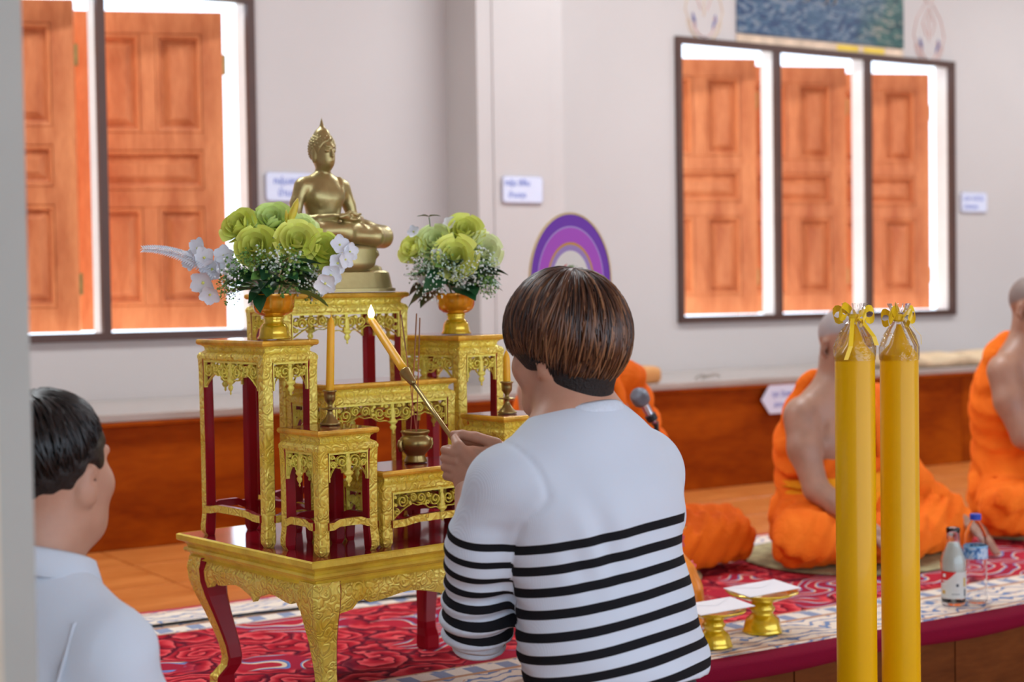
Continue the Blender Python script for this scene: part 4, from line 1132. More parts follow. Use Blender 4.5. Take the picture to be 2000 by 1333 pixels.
# folds: soft diagonal creases on the body, tight rings pushed up above the elbow
v.v += .0042 * np.sin(52 * Z + 26 * X + 7 * Y) * np.exp(-((Z - .59) / .07) ** 2) + .0030 * np.sin(58 * X + 16 * Z) * np.exp(-((Z - .84) / .13) ** 2) * np.exp(-((X + .07) / .10) ** 2) + .0022 * np.sin(30 * X - 44 * Z) * np.exp(-((Z - .72) / .15) ** 2)
al = np.clip((.93 - Z) / .28, 0, 1); armm = np.exp(-((X + .165) / .07) ** 2 - ((Y - .15) / .11) ** 2)
v.v += armm * (.0085 * al ** 1.2) * np.sin(2 * np.pi * ((.95 - Z) + .25 * (X + .165) + .18 * (Y - .15)) / .036)
def _grid_d():
    a_, b_ = np.array(LS), np.array(LE); d_ = b_ - a_; L2 = d_ @ d_
    t_ = np.clip(((X - a_[0]) * d_[0] + (Y - a_[1]) * d_[1] + (Z - a_[2]) * d_[2]) / L2, 0, 1)
    da_ = np.sqrt((X - a_[0] - t_ * d_[0]) ** 2 + (Y - a_[1] - t_ * d_[1]) ** 2 + (Z - a_[2] - t_ * d_[2]) ** 2)
    zz = np.array([q[0][2] for q in TC]); zf = Z.ravel()
    cx = np.interp(zf, zz, [q[0][0] for q in TC]).reshape(Z.shape); cy = np.interp(zf, zz, [q[0][1] for q in TC]).reshape(Z.shape); rr_ = np.interp(zf, zz, [q[1] for q in TC]).reshape(Z.shape)
    return da_ - .066, np.sqrt((X - cx) ** 2 + ((Y - cy) / .66) ** 2) - rr_
_da, _dt = _grid_d()
v.v += .0034 * np.exp(-((_da - _dt) / .005) ** 2) * (X < -.06)            # armhole seam sinks in
v.v += .0050 * np.sin(95 * (X + .35 * Z)) * np.exp(-((X + .10) / .05) ** 2 - ((Z - .80) / .08) ** 2) * (Y < .06)     # folds fanning from the armhole
v.v = v.v.astype(np.float32)
v.cone((0, .095, 1.16), (0, .058, 1.012), .070, .066, .006, 'cut')
v.cut((0, 0, .548), (-.02, -.20, -1))
Pj, Qj = v.verts_quads(); Pj = v.relax(Pj, Qj, 1)
ca, da = seg_t(Pj, LS, LE); cb, db = seg_t(Pj, RS, RE)
tq = (.836 + .046 * (Pj[:, 0]) - .10 * (Pj[:, 1] + .07)) - Pj[:, 2] + .006 * np.sin(Pj[:, 0] * 11 + 1)
stripe = tq / .0365
_z = np.array([q[0][2] for q in TC]); _cx = np.interp(Pj[:, 2], _z, [q[0][0] for q in TC]); _cy = np.interp(Pj[:, 2], _z, [q[0][1] for q in TC]); _r = np.interp(Pj[:, 2], _z, [q[1] for q in TC])
dtor = np.sqrt((Pj[:, 0] - _cx) ** 2 + ((Pj[:, 1] - _cy) / .66) ** 2) - _r
isl = (da - .066 < dtor) & (Pj[:, 0] < -.09)
sl = (ca - .072 - .05 * (Pj[:, 1] - .12) + .16 * (Pj[:, 0] + .165)) / .0305
isr = (db - .066 < dtor) & (Pj[:, 0] > .12)
stripe = np.where(isl, sl, stripe); stripe = np.where(isr, (cb - .11) / .0345, stripe)
jm, nt, bs = new_mat('striped_knit')
at_ = nd(nt, 'ShaderNodeAttribute', attribute_name='stripe')
fr = mth(nt, 'FRACT', at_.outputs['Fac']); on = mth(nt, 'MULTIPLY', mth(nt, 'LESS_THAN', fr, .43), mth(nt, 'GREATER_THAN', at_.outputs['Fac'], 0.0))
on = mth(nt, 'MULTIPLY', on, mth(nt, 'LESS_THAN', at_.outputs['Fac'], 8.0))
link(nt, mix(nt, on, (.62, .725, .83), (.010, .011, .014)), bs.inputs['Base Color']); bs.inputs['Roughness'].default_value = .9; bs.inputs['Specular IOR Level'].default_value = .15
v_ = obj_coord(nt, (1, 1, 1)); kn = nd(nt, 'ShaderNodeTexWave', wave_type='BANDS', bands_direction='X', Scale=170.0, Distortion=.5); link(nt, v_, kn.inputs['Vector'])
bump(nt, bs, kn.outputs[0], .12, .002)
jme = arr_mesh('jumper', Pj, Qj, jm); add_attr(jme, 'stripe', stripe)
jo = obj('jumper', jme, man)
MAT['rib'] = simple('white_rib_knit', (.62, .725, .83), .85, var=.05, vscale=200)
def ring_tube(c, ax, rx, rad, name, parent, flat=1.0, n=28):
    q = Vector(ax).normalized().to_track_quat('Z', 'Y'); m = MB(); R = []
    for k in range(n):
        t = 2 * math.pi * k / n; d = q @ Vector((math.cos(t), math.sin(t), 0)); zz = q @ Vector((0, 0, 1)); cc = Vector(c) + d * rx
        R.append([tuple(cc + d * (rad * math.cos(2 * math.pi * j / 8)) + zz * (rad * flat * math.sin(2 * math.pi * j / 8))) for j in range(8)])
    R.append(R[0]); m.rings(R, True, False, False); return m.build(name, 'rib', parent, smooth=True)
ring_tube((0, .060, 1.012), (0, .34, 1), .0690, .0075, 'neck_band', jo, 2.0)
ring_tube((-.150, .176, .628), (-.04, .12, -1), .043, .006, 'cuff', jo, 2.6)
# trousers
MAT['grey_trouser'] = simple('dark_grey_trouser', (.035, .04, .048), .8, var=.2, bmp=.1)
v = Vol((-.26, -.50, .0), (.26, .30, .62), .008)
v.chain([(0, -.01, .58), (0, -.01, .47)], [.165, .160], .03, sq=((0, 1, 0), .66))
for sx in (-1, 1): v.cone((sx * .09, -.005, .48), (sx * .11, .105, .072), .098, .070, .03); v.cone((sx * .11, .09, .068), (sx * .10, -.38, .062), .064, .054, .02)
obj('trousers', vol_mesh('trousers', v, 'grey_trouser', 1), man)
# hair: dark under-layer plus long brown strands from the crown
v = Vol((-.13, -.05, .98), (.13, .25, 1.30), .0045)
hc = HC + np.array([0, -.006, .034])
v.ell(hc, (.094, .106, .102), 0, R=HR_)
v.ell(HC + mul(HR_, (0, .10, -.075)), (.10, .085, .085), .01, 'cut', R=HR_); v.ell(HC + mul(HR_, (0, .015, -.10)), (.13, .075, .082), .012, 'cut', R=HR_)
v.cut((0, .0, 1.075), (0, .1, -1))
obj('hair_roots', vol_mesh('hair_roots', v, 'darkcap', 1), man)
v = Vol((-.11, -.06, 1.0), (.11, .15, 1.20), .0045)
v.ell(HC + mul(HR_, (0, -.022, .004)), (.0775, .086, .094), 0, R=HR_); v.cone((0, .080, 1.09), (0, .066, 1.04), .0600, .0600, .02)
v.cut(HC + mul(HR_, (0, .008, 0)), tuple(mul(HR_, (0, 1, .25)))); v.cut((0, 0, 1.040), (0, .25, -1)); v.cut((0, 0, 1.19), (0, 0, 1))
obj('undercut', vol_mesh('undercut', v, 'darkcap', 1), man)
def th_man(d):
    f = float(d @ (HR_ @ np.array([0, 1, 0])))         # +1 to the face
    sd = abs(float(d @ (HR_ @ np.array([1, 0, 0]))))
    return math.radians(110 + 18 * max(0, -f) - 4 * sd + (4 if f > .5 else 0))
hair_strands(HC + np.array([0, -.006, .030]), (.101, .113, .118), tuple(HR_ @ np.array([.02, -.22, 1.0])), 4200, th_man, 'brownhair', man, 3, .0017, .010, 10, .30, .02)

def th_nape(d):
    f_ = float(d @ (HR_ @ np.array([0, 1, 0]))); return math.radians(133 if f_ < -.25 else (112 if f_ < .1 else 70))
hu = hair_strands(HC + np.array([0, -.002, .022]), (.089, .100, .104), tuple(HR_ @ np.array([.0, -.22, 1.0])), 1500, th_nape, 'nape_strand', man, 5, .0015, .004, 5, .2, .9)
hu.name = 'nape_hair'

# ---- the brass lighting rod with its burning candle
def man_pt(p): return MAN + A * p[0] + B * p[1] + Vector((0, 0, p[2]))
tipw, cupw, endw = man_pt((.049, .757, 1.180)), man_pt((.006, .580, 1.075)), man_pt((-.010, .330, .885))
rod = thing('lighting_rod', 'brass candle-lighting rod with burning yellow candle, held in the man\'s hands', 'rod', endw)
ax = (cupw - endw).normalized()
m = MB(); m.tube([Vector((0, 0, 0)), (cupw - endw) * .5, (cupw - endw) - ax * .03], [.0050, .0045, .0042], 10); m.build('handle', 'brass', rod, smooth=True)
c0 = (cupw - endw); m = MB(); m.tube([c0 - ax * .034, c0 - ax * .028, c0 - ax * .012, c0 + ax * .004, c0 + ax * .006], [.0045, .0075, .0095, .0122, .0122], 14); m.build('cup', 'brass', rod, smooth=True)
ct = (tipw - cupw).normalized(); m = MB(); m.tube([c0, c0 + ct * .03, tipw - endw - ct * .012, tipw - endw], [.0090, .0092, .0086, .0072], 14); m.build('candle_stick', 'wax', rod, smooth=True)
fm, nt, bs = new_mat('flame'); em = nd(nt, 'ShaderNodeEmission'); em.inputs[0].default_value = (1.0, .72, .36, 1); em.inputs[1].default_value = 9.0
link(nt, em.outputs[0], nt.nodes['Material Output'].inputs[0])
m = MB(); m.lathe([(.0006, -.002), (.0050, .004), (.0072, .010), (.0064, .017), (.0035, .024), (.0005, .031)], 12); fo = m.build('flame', fm, rod, smooth=True); fo.location = tipw - endw + Vector((0, 0, .001))
m = MB(); m.tube([tipw - endw - ct * .003, tipw - endw + ct * .005], .0008, 5); m.build('wick', 'iris', rod)

# ---------------------------------------------------------------- the man in the white shirt, behind the column
G = Vector((-.735, 2.36, LOWZ - .0)); rzg = math.radians(-24)
guy = thing('person', 'black-haired man in plain white shirt sitting beside the white column', 'person', G, rzg)
GC = np.array([.0, .060, .968]); GR = rotm('X', 2)
v = Vol((-.30, -.30, -.0), (.30, .48, 1.14), .0055)
head_vol(v, GC, GR, 1.0, wide=1.10)
v.ell(GC + np.array((0, .04, -.075)), (.062, .045, .045), .03)
v.cone((0, .040, .92), (0, .015, .79), .066, .074, .04)
v.chain([(0, -.05, .22), (0, -.02, .42), (0, .0, .60), (0, .01, .70)], [.15, .145, .16, .14], .04, sq=((0, 1, 0), .7))
for sx in (-1, 1):
    v.cone((0, .01, .79), (sx * .12, .01, .72), .050, .045, .03)
    v.chain([(sx * .146, .01, .70), (sx * .165, .06, .44), (sx * .12, .27, .36)], [.048, .040, .03], .02); v.ell((sx * .10, .32, .35), (.028, .05, .02), .015)
    for q in range(4): v.cone((sx * (.115 - .016 * q), .35, .352), (sx * (.112 - .016 * q), .40, .338), .0085, .007, .004)
    v.cone((sx * .075, .33, .362), (sx * .055, .365, .352), .009, .008, .004)
    v.cone((sx * .09, -.03, .20), (sx * .13, .36, .13), .085, .065, .03); v.cone((sx * .13, .36, .08), (sx * .09, -.10, .06), .06, .045, .02); v.cone((sx * .09, -.10, .06), (sx * .08, -.22, .03), .04, .025, .02)
P_, Q_ = v.verts_quads(); P_ = v.relax(P_, Q_, 2); obj('body', arr_mesh('body', P_, Q_, 'skin_light'), guy)
eyes(guy, GC, GR, 1.0, 1.1); brows(guy, GC, GR, 1.0, 'blackhair')
MAT['white_shirt'] = simple('white_cotton', (.60, .69, .78), .85, var=.03, vscale=6, spec=.2, bmp=.05, bscale=200)
v = Vol((-.34, -.26, .12), (.34, .36, .90), .006)
v.chain([(0, -.05, .20), (0, -.03, .42), (0, .0, .60), (0, .01, .70)], [.165, .165, .170, .145], .05, sq=((0, 1, 0), .74))
for sx in (-1, 1):
    v.cone((0, .012, .795), (sx * .140, .01, .725), .062, .062, .05); v.cone((sx * .148, .01, .705), (sx * .170, .05, .52), .070, .066, .03)
X, Y, Z = v.grid(); v.v += .003 * np.sin(24 * X + 30 * Z) * np.exp(-((Z - .60) / .13) ** 2) + .002 * np.sin(60 * Z - 30 * Y) * (np.abs(X) > .17)
v.cone((0, .05, .93), (0, .022, .82), .078, .080, .008, 'cut')
sh = obj('shirt', vol_mesh('shirt', v, 'white_shirt', 1), guy)
m = MB(); n = 30
R = []
for zt, rr_, in ((.0, .083), (.030, .080), (.034, .083), (.030, .090), (-.006, .100), (-.010, .097)):
    R.append([((rr_) * math.cos(2 * math.pi * k / n) * .98, .026 + rr_ * math.sin(2 * math.pi * k / n) + .0, .822 + zt - .030 * math.sin(2 * math.pi * k / n) * .9) for k in range(n)])
R.append(R[0]); m.rings(R, True, False, False); m.build('collar', 'white_shirt', sh, smooth=True)
for sx in (-1, 1):
    m = MB(); pts = [(sx * .128, -.108, .60), (sx * .130, -.090, .68), (sx * .132, -.050, .768), (sx * .134, .01, .797), (sx * .132, .06, .775)]
    m.tube(pts, .0028, 6); m.build('shoulder_seam', 'white_shirt', sh, smooth=True)
v = Vol((-.27, -.26, .0), (.27, .46, .32), .008)
v.cone((0, -.06, .22), (0, -.05, .16), .16, .15, .03, sq=((0, 1, 0), .8))
for sx in (-1, 1): v.cone((sx * .09, -.03, .20), (sx * .13, .37, .13), .098, .076, .03); v.cone((sx * .13, .36, .082), (sx * .09, -.12, .068), .07, .055, .02)
obj('trousers', vol_mesh('trousers', v, 'grey_trouser', 1), guy)
v = Vol((-.12, -.09, .88), (.12, .21, 1.13), .004)
v.ell(GC + np.array((0, -.016, .034)), (.0895, .1035, .0925), 0)
v.ell(GC + np.array((0, .098, -.036)), (.12, .080, .095), .012, 'cut')
for sx in (-1, 1): v.ell(GC + np.array((sx * .090, .004, -.030)), (.03, .034, .048), .008, 'cut')
v.cut(GC + np.array((0, 0, -.052)), (0, .12, -1))
X, Y, Z = v.grid(); v.v += .0022 * np.sin(150 * X + 40 * Y) * np.sin(130 * Z + 90 * Y)
obj('hair_cap', vol_mesh('hair_cap', v, 'blackhair', 0), guy)
def th_guy(d):
    f = float(d[1]); return math.radians(96 + 18 * max(0, -f) - 26 * max(0, f))
hair_strands(GC + np.array((0, -.016, .034)), (.090, .104, .093), (0, -.25, 1.0), 2600, th_guy, 'blackstrand', guy, 9, .0016, .007, 6, .35, .02)
# ================================================================ MONKS
def robe_mat(name, c1, c2, sc=9.0):
    m, nt, bs = new_mat(name)
    v_ = obj_coord(nt); nz = nd(nt, 'ShaderNodeTexNoise', Scale=sc, Detail=3.0); link(nt, v_, nz.inputs['Vector'])
    link(nt, ramp(nt, nz.outputs[0], [(.3, c1), (.7, c2)]), bs.inputs['Base Color']); bs.inputs['Roughness'].default_value = .85; bs.inputs['Specular IOR Level'].default_value = .15
    n2 = nd(nt, 'ShaderNodeTexNoise', Scale=26.0, Detail=3.0, Distortion=1.0); link(nt, v_, n2.inputs['Vector']); bump(nt, bs, n2.outputs[0], .35, .02)
    return m
MAT['robe'] = robe_mat('orange_robe', (.86, .145, .008), (.97, .215, .018))
MAT['robe_deep'] = robe_mat('deep_orange_robe', (.66, .10, .003), (.82, .15, .006))
MAT['robe_yellow'] = robe_mat('yellow_orange_underrobe', (.88, .33, .008), (.97, .44, .02))
MAT['mat_weave'] = simple('olive_woven_mat', (.34, .31, .16), .85, var=.3, vscale=30, bmp=.3, bscale=150)
RZM = math.atan2(N.y, N.x) - math.pi / 2          # facing the room
def monk(label, loc, rz, up, skin, robe, head_pitch=0, head_yaw=0, left_hand=(-.10, .28, .14), right_hand=(.08, .30, .14), sash=False, knees=(.31, .31), bend=0.0, wide=1.0):
    t = thing('person', label, 'person', loc, rz, 'monks seated in a row on the carpet')
    sh = .445 + .16 * up; nk = sh + .075; hy = .035 + bend
    HCm = np.array([0, hy + .035 + bend * .45, nk + .135]); Rm = rotm('Z', head_yaw) @ rotm('X', -head_pitch)
    S = np.array([.182 * wide, hy, sh]); c = hy * .75
    v = Vol((-.60, -.26, 0), (.50, .52, HCm[2] + .16), .0068)
    head_vol(v, HCm, Rm, 1.0)
    v.cone(tuple(HCm + mul(Rm, (0, -.02, -.06))), (0, hy - .01, sh + .03), .056, .062, .03)
    v.chain([(0, 0, .10), (0, c * .3, .22), (0, c * .8, sh - .14), (0, hy, sh - .03)], [.155, .145, .165, .145], .05, sq=((0, 1, 0), .68))
    for sx in (-1, 1): v.cone((0, hy - .01, sh + .035), (sx * .15, hy, sh - .005), .05, .05, .04); v.ell((sx * .075, hy + .075, sh - .11), (.075, .04, .06), .04)
    EL = np.array([-.235 * wide, hy + .07, sh - .25]); ER = np.array([.205 * wide, hy + .12, sh - .250])
    for sx, E_, H_ in ((-1, EL, left_hand), (1, ER, right_hand)):
        H_ = np.array(H_, float)
        v.chain([(sx * S[0], S[1] + (.02 if sx > 0 else 0), S[2] - .02), tuple((np.array([sx * S[0], S[1], S[2]]) + E_) / 2 + np.array([sx * .008, 0, 0])), tuple(E_)], [.056, .050, .041], .03)
        v.chain([tuple(E_), tuple(E_ * .5 + H_ * .5), tuple(H_)], [.042, .037, .026], .012)
        d = H_ - E_; d /= np.linalg.norm(d); side = np.cross(d, (0, 0, 1)); side /= np.linalg.norm(side)
        v.cone(tuple(H_), tuple(H_ + d * .055), .026, .028, .012, sq=((0, 0, 1), .6))
        for q in range(4):
            o = side * (.026 - .0175 * q); L = (.075, .085, .08, .062)[q]
            a0 = H_ + d * .06 + o; v.chain([tuple(a0), tuple(a0 + d * L * .5 + np.array([0, 0, -.006])), tuple(a0 + d * L * .9 + np.array([0, 0, -.026]))], [.0105, .0098, .0085], .004)
        v.chain([tuple(H_ + side * (.024 * -sx) + d * .01), tuple(H_ + side * (.045 * -sx) + d * .045), tuple(H_ + side * (.042 * -sx) + d * .075)], [.0125, .011, .009], .006)
    for sx in (-1, 1):
        v.chain([(sx * .09, .0, .10), (sx * knees[0 if sx < 0 else 1], .20, .085)], [.09, .065], .03); v.chain([(sx * knees[0 if sx < 0 else 1], .21, .075), (-sx * .08, .27, .06)], [.055, .04], .02)
        v.cone((-sx * .08, .27, .055), (-sx * .19, .24, .045), .035, .022, .015)
    P_, Q_ = v.verts_quads(); P_ = v.relax(P_, Q_, 2)
    me = arr_mesh('body', P_, Q_, skin)
    L = (P_ - HCm) @ Rm                                  # head-local
    edge = .058 - .35 * np.clip(L[:, 1], -.02, .08) * 0 + np.where(L[:, 1] < .045, -.55 * (.045 - L[:, 1]), .0)
    stub = np.clip((L[:, 2] - np.maximum(edge, -.065)) / .012, 0, 1) * (np.abs(L[:, 0]) < .0795) * (np.linalg.norm(L, axis=1) < .17)
    add_attr(me, 'stubble', stub * .72)
    obj('body', me, t); eyes(t, HCm, Rm); brows(t, HCm, Rm, 1.0, 'blackhair')
    # robe
    v = Vol((-.66, -.30, 0.0), (.60, .56, sh + .12), .0078)
    v.chain([(0, -.02, .10), (0, c * .3 - .02, .22), (0, c * .8 - .025, sh - .14), (0, hy - .03, sh - .03)], [.195, .182, .196, .168], .05, sq=((0, 1, 0), .76))
    v.cone((-.03, hy - .01, sh + .035), (-S[0] * .95, hy, sh - .005), .066, .070, .04)
    v.chain([(-S[0], hy, sh - .02), tuple(EL)], [.080, .070], .03); v.cone(tuple(EL), tuple(EL * .55 + np.array(left_hand) * .45), .070, .060, .02)
    X, Y, Z = v.grid()
    nrm = np.array([.72, .50, .46]); p = np.array([.050, hy, sh + .05])
    pl = (X - p[0]) * nrm[0] + (Y - p[1]) * nrm[1] + (Z - p[2]) * nrm[2]
    v.v = np.maximum(v.v, pl)
    # right arm comes free: hollow beside it
    v.chain([(S[0] + .02, S[1], S[2]), tuple(ER + np.array([.02, 0, 0]))], [.062, .052], .01) if False else None
    v.v += .0058 * np.sin(78 * (Z + .55 * X + .25 * Y) + 1.6 * np.sin(14 * X + 9 * Z)) * (Z > .16) + .0030 * np.sin(120 * (.5 * Z + X) + 2 * np.sin(20 * Y))
    # lap and folded legs
    v.ell((0, .05, .09), (.235, .20, .105), .05)
    for sx in (-1, 1):
        kx = knees[0 if sx < 0 else 1]
        v.chain([(sx * .09, .0, .11), (sx * kx, .20, .095)], [.110, .088], .05); v.chain([(sx * kx, .21, .085), (-sx * .04, .30, .07)], [.080, .065], .04)
    X, Y, Z = v.grid()
    v.v += (.0095 * np.sin(48 * (X * .6 + Y) + 30 * Z + 2.2 * np.sin(11 * X + 16 * Z)) + .0055 * np.sin(95 * (X - .6 * Y + .8 * Z) + 1.8 * np.sin(17 * Y + 9 * X))) * (Z < .19)
    v.cut((0, 0, .006), (0, 0, -1))
    rb = obj('robe', vol_mesh('robe', v, robe, 1), t)
    # the strip running behind the neck and over the left shoulder
    m = MB(); pts = [(.150, hy - .105, sh - .10), (.085, hy - .098, sh + .0), (.015, hy - .075, sh + .066), (-.055, hy - .03, sh + .088), (-.085, hy + .045, sh + .06), (-.09, hy + .10, sh - .03), (-.075, hy + .128, sh - .16)]
    m.tube(pts, [.02, .024, .026, .028, .028, .03, .03], 10, flat=.45); m.build('robe_fold', robe, rb, smooth=True)
    if sash:
        m = MB(); pl_ = []
        for i in range(9): pl_.append((.0, -.0, .14 + i * .02))
        R = []
        for i in range(13):
            z = .13 + .011 * i; rr_ = .200 + .006 * math.sin(i * 2.1)
            R.append([(rr_ * math.cos(2 * math.pi * k / 36), c * .4 + rr_ * .74 * math.sin(2 * math.pi * k / 36), z + .012 * math.sin(2 * math.pi * k / 36 + i)) for k in range(36)])
        m.rings(R, True, False, False); m.build('waist_wrap', 'robe_yellow', rb, smooth=True)
    return t
M1, M2, M3 = Vector((.185, 5.05, .018)), Vector((1.07, 5.35, .018)), Vector((1.90, 5.95, .018))
monk('monk in deep orange robe half hidden behind the kneeling man, beside the purple fan', M1, RZM + .05, 1.0, 'skin_tan', 'robe_deep', 2, 0, left_hand=(-.06, .30, .20), right_hand=(.190, .195, .345), knees=(.47, .30))
monk('bent elderly monk with grey shaved head behind the two giant candles', M2, RZM - .02, .28, 'skin_old', 'robe', 20, 0, left_hand=(-.34, .28, .10), right_hand=(.16, .30, .15), sash=True, bend=.0)
monk('monk in bright orange robe at the picture\'s right edge', M3, RZM + .10, .92, 'skin_tan', 'robe', 12, 0, left_hand=(-.06, .30, .17), right_hand=(.02, .30, .22), knees=(.34, .36))
for i, (p, lab) in enumerate(((M1, 'olive woven mat under the monk behind the kneeling man'), (M2, 'olive woven mat under the bent elderly monk'), (M3, 'olive woven mat under the monk at the right edge'))):
    m = MB(); m.lathe([(.35, 0), (.358, .003), (.358, .006), (.35, .009), (.3, .0095), (.01, .0095)], 48)
    o = m.build('seat_mat', 'mat_weave'); o.location = Vector((p.x, p.y, .0078)) + N * .08; tag(o, lab, 'mat', 'mats under the monks')

# ---- ceremonial fan
def fan_mat():
    m, nt, bs = new_mat('purple_fan_cloth')
    tc = nd(nt, 'ShaderNodeTexCoord'); sep = nd(nt, 'ShaderNodeSeparateXYZ'); link(nt, tc.outputs['Object'], sep.inputs[0])
    x = mth(nt, 'DIVIDE', sep.outputs[0], .128); z = mth(nt, 'DIVIDE', mth(nt, 'SUBTRACT', sep.outputs[2], .0), .200)
    zz = mth(nt, 'ADD', z, .14)
    r = mth(nt, 'SQRT', mth(nt, 'ADD', mth(nt, 'MULTIPLY', x, x), mth(nt, 'MULTIPLY', z, z)))
    r2 = mth(nt, 'SQRT', mth(nt, 'ADD', mth(nt, 'MULTIPLY', x, x), mth(nt, 'MULTIPLY', zz, zz)))
    vo = nd(nt, 'ShaderNodeTexVoronoi', Scale=80.0); vo.inputs['Randomness'].default_value = .2; link(nt, tc.outputs['Object'], vo.inputs['Vector'])
    dots = mth(nt, 'LESS_THAN', vo.outputs['Distance'], .17)
    c = mix(nt, dots, (.17, .03, .48), (.55, .45, .80))
    def band(lim, col):
        nonlocal c
        c = mix(nt, mth(nt, 'LESS_THAN', r, lim), c, col)
    band(.80, (.42, .30, .70)); band(.775, (.44, .08, .62)); band(.56, (.62, .33, .06)); band(.52, (.36, .26, .60)); band(.435, (.80, .82, .76))
    nz = nd(nt, 'ShaderNodeTexNoise', Scale=38.0, Detail=2.0); link(nt, tc.outputs['Object'], nz.inputs['Vector'])
    fl_ = ramp(nt, nz.outputs[0], [(.40, (.16, .30, .10)), (.48, (.80, .82, .76)), (.56, (.80, .82, .76)), (.60, (.60, .10, .06))])
    c = mix(nt, mth(nt, 'LESS_THAN', r, .26), c, fl_)
    link(nt, c, bs.inputs['Base Color']); bs.inputs['Roughness'].default_value = .6; bs.inputs['Sheen Weight'].default_value = .3
    return m
fan = thing('ceremonial_fan', 'purple oval ceremonial fan with gold and white centre, above the kneeling man\'s head', 'fan', Vector((.176, 4.72, .945)), math.radians(14))
m = MB(); n = 56
def oval(sx, sz, y): return [(sx * math.sin(2 * math.pi * k / n), y, sz * math.cos(2 * math.pi * k / n)) for k in range(n)]
m.rings([oval(.002, .002, -.006), oval(.124, .196, -.006), oval(.124, .196, .006), oval(.002, .002, .006)], True, True, True); m.build('fan_cloth', fan_mat(), fan)
m = MB(); m.rings([oval(.122, .194, -.008), oval(.128, .201, -.005), oval(.128, .201, .005), oval(.122, .194, .008), oval(.122, .194, -.008)], True, False, False); m.build('rim', simple('fan_rim_wood', (.60, .48, .30), .5), fan)
m = MB(); m.tube([(0, 0, -.195), (0, 0, -.45), (0, 0, -.70)], [.010, .009, .009], 10); m.build('handle', 'gold_plain', fan, smooth=True)

# ================================================================ GIANT CANDLES
MAT['bigwax'] = simple('golden_wax', (.74, .415, .001), .3, var=.04, vscale=5, coat=.18, spec=.2)
MAT['ribbon'] = simple('yellow_ribbon', (.86, .62, .02), .35, var=.1)
gm, nt, bs = new_mat('clear_film'); gl = nd(nt, 'ShaderNodeBsdfGlossy'); gl.inputs['Roughness'].default_value = .08
tr = nd(nt, 'ShaderNodeBsdfTransparent'); mx = nd(nt, 'ShaderNodeMixShader'); fz_ = nd(nt, 'ShaderNodeFresnel'); fz_.inputs[0].default_value = 1.5
v_ = obj_coord(nt); nz = nd(nt, 'ShaderNodeTexNoise', Scale=40.0, Detail=3.0); link(nt, v_, nz.inputs['Vector']); bp = nd(nt, 'ShaderNodeBump', Strength=.8); bp.inputs['Distance'].default_value = .01
link(nt, nz.outputs[0], bp.inputs['Height']); link(nt, bp.outputs[0], gl.inputs['Normal']); link(nt, bp.outputs[0], fz_.inputs['Normal'])
link(nt, mth(nt, 'MINIMUM', mth(nt, 'ADD', mth(nt, 'MULTIPLY', fz_.outputs[0], .7), .02), 1.0), mx.inputs[0]); link(nt, tr.outputs[0], mx.inputs[1]); link(nt, gl.outputs[0], mx.inputs[2]); link(nt, mx.outputs[0], nt.nodes['Material Output'].inputs[0])
MAT['film'] = gm
def big_candle(label, loc, H, r, seed, rz):
    rnd = random.Random(seed)
    t = thing('giant_candle', label, 'candle', loc, rz, 'giant wrapped candles')
    m = MB(); m.lathe([(r * .98, 0), (r, .004), (r * .985, H * .5), (r * .975, H - .004), (r * .93, H), (r * .5, H + .018), (r * .16, H + .05), (.004, H + .055)], 40); m.build('wax', 'bigwax', t, smooth=True)
    m = MB()
    prof = [(r * 1.0, H - .012), (r * 1.02, H - .004), (r * .98, H + .012), (r * .72, H + .034), (r * .42, H + .052), (r * .20, H + .064), (r * .17, H + .068), (r * .36, H + .080), (r * .52, H + .094)]
    def rib(k, z): return (0 if z < H else .16 * math.sin(k * 1.7 + seed) * min(1, (z - H) / .05) + .10 * math.sin(k * 3.1) * min(1, (z - H) / .03))
    m.lathe(prof, 44, rib, cap=False); m.build('film_wrap', 'film', t, smooth=True)
    m = MB(); m.lathe([(r * .22, H + .060), (r * .27, H + .064), (r * .27, H + .070), (r * .22, H + .074)], 16); m.build('ribbon_band', 'ribbon', t)
    for k in range(5):
        m = MB(); a0 = k * 1.26 + seed; L = rnd.uniform(.022, .034); pts = []
        for i in range(9):
            q = i / 8 * math.pi * 2 * .86
            pts.append((math.cos(a0) * (r * .25 + L * math.sin(q * .5)), math.sin(a0) * (r * .25 + L * math.sin(q * .5)), H + .067 + .012 * math.sin(q) + .006 * (k % 3)))
        for i in range(8):
            p, q = Vector(pts[i]), Vector(pts[i + 1]); sd = Vector((-math.sin(a0), math.cos(a0), 0)) * .0035 + Vector((0, 0, .006))
            m.add([p - sd, q - sd, q + sd, p + sd], [(0, 1, 2, 3)])
        m.build('ribbon_loop', 'ribbon', t, smooth=True)
    for k, (dx, L) in enumerate(((-.010, .075), (.006, .05))):
        m = MB(); P_ = []
        for i in range(10):
            u_ = i / 9; P_.append(Vector((dx * (1 + 3 * u_), -r * (.30 + .74 * min(1, u_ * 1.5)), H + .066 - L * u_ * (1 if u_ < 1 else 1))))
        for i in range(9):
            m.add([P_[i] + Vector((-.0045, 0, 0)), P_[i + 1] + Vector((-.0045, 0, 0)), P_[i + 1] + Vector((.0045, 0, 0)), P_[i] + Vector((.0045, 0, 0))], [(0, 1, 2, 3)])
        m.build('ribbon_tail', 'ribbon', t)
    return t
big_candle('left one of two giant yellow candles, with a long curled ribbon', Vector((.637, 2.95, LOWZ + .0025)), 1.108, .0378, 1, .3)
big_candle('right one of two giant yellow candles, with a small ribbon bow', Vector((.727, 2.98, LOWZ + .0025)), 1.106, .0366, 4, 1.2)

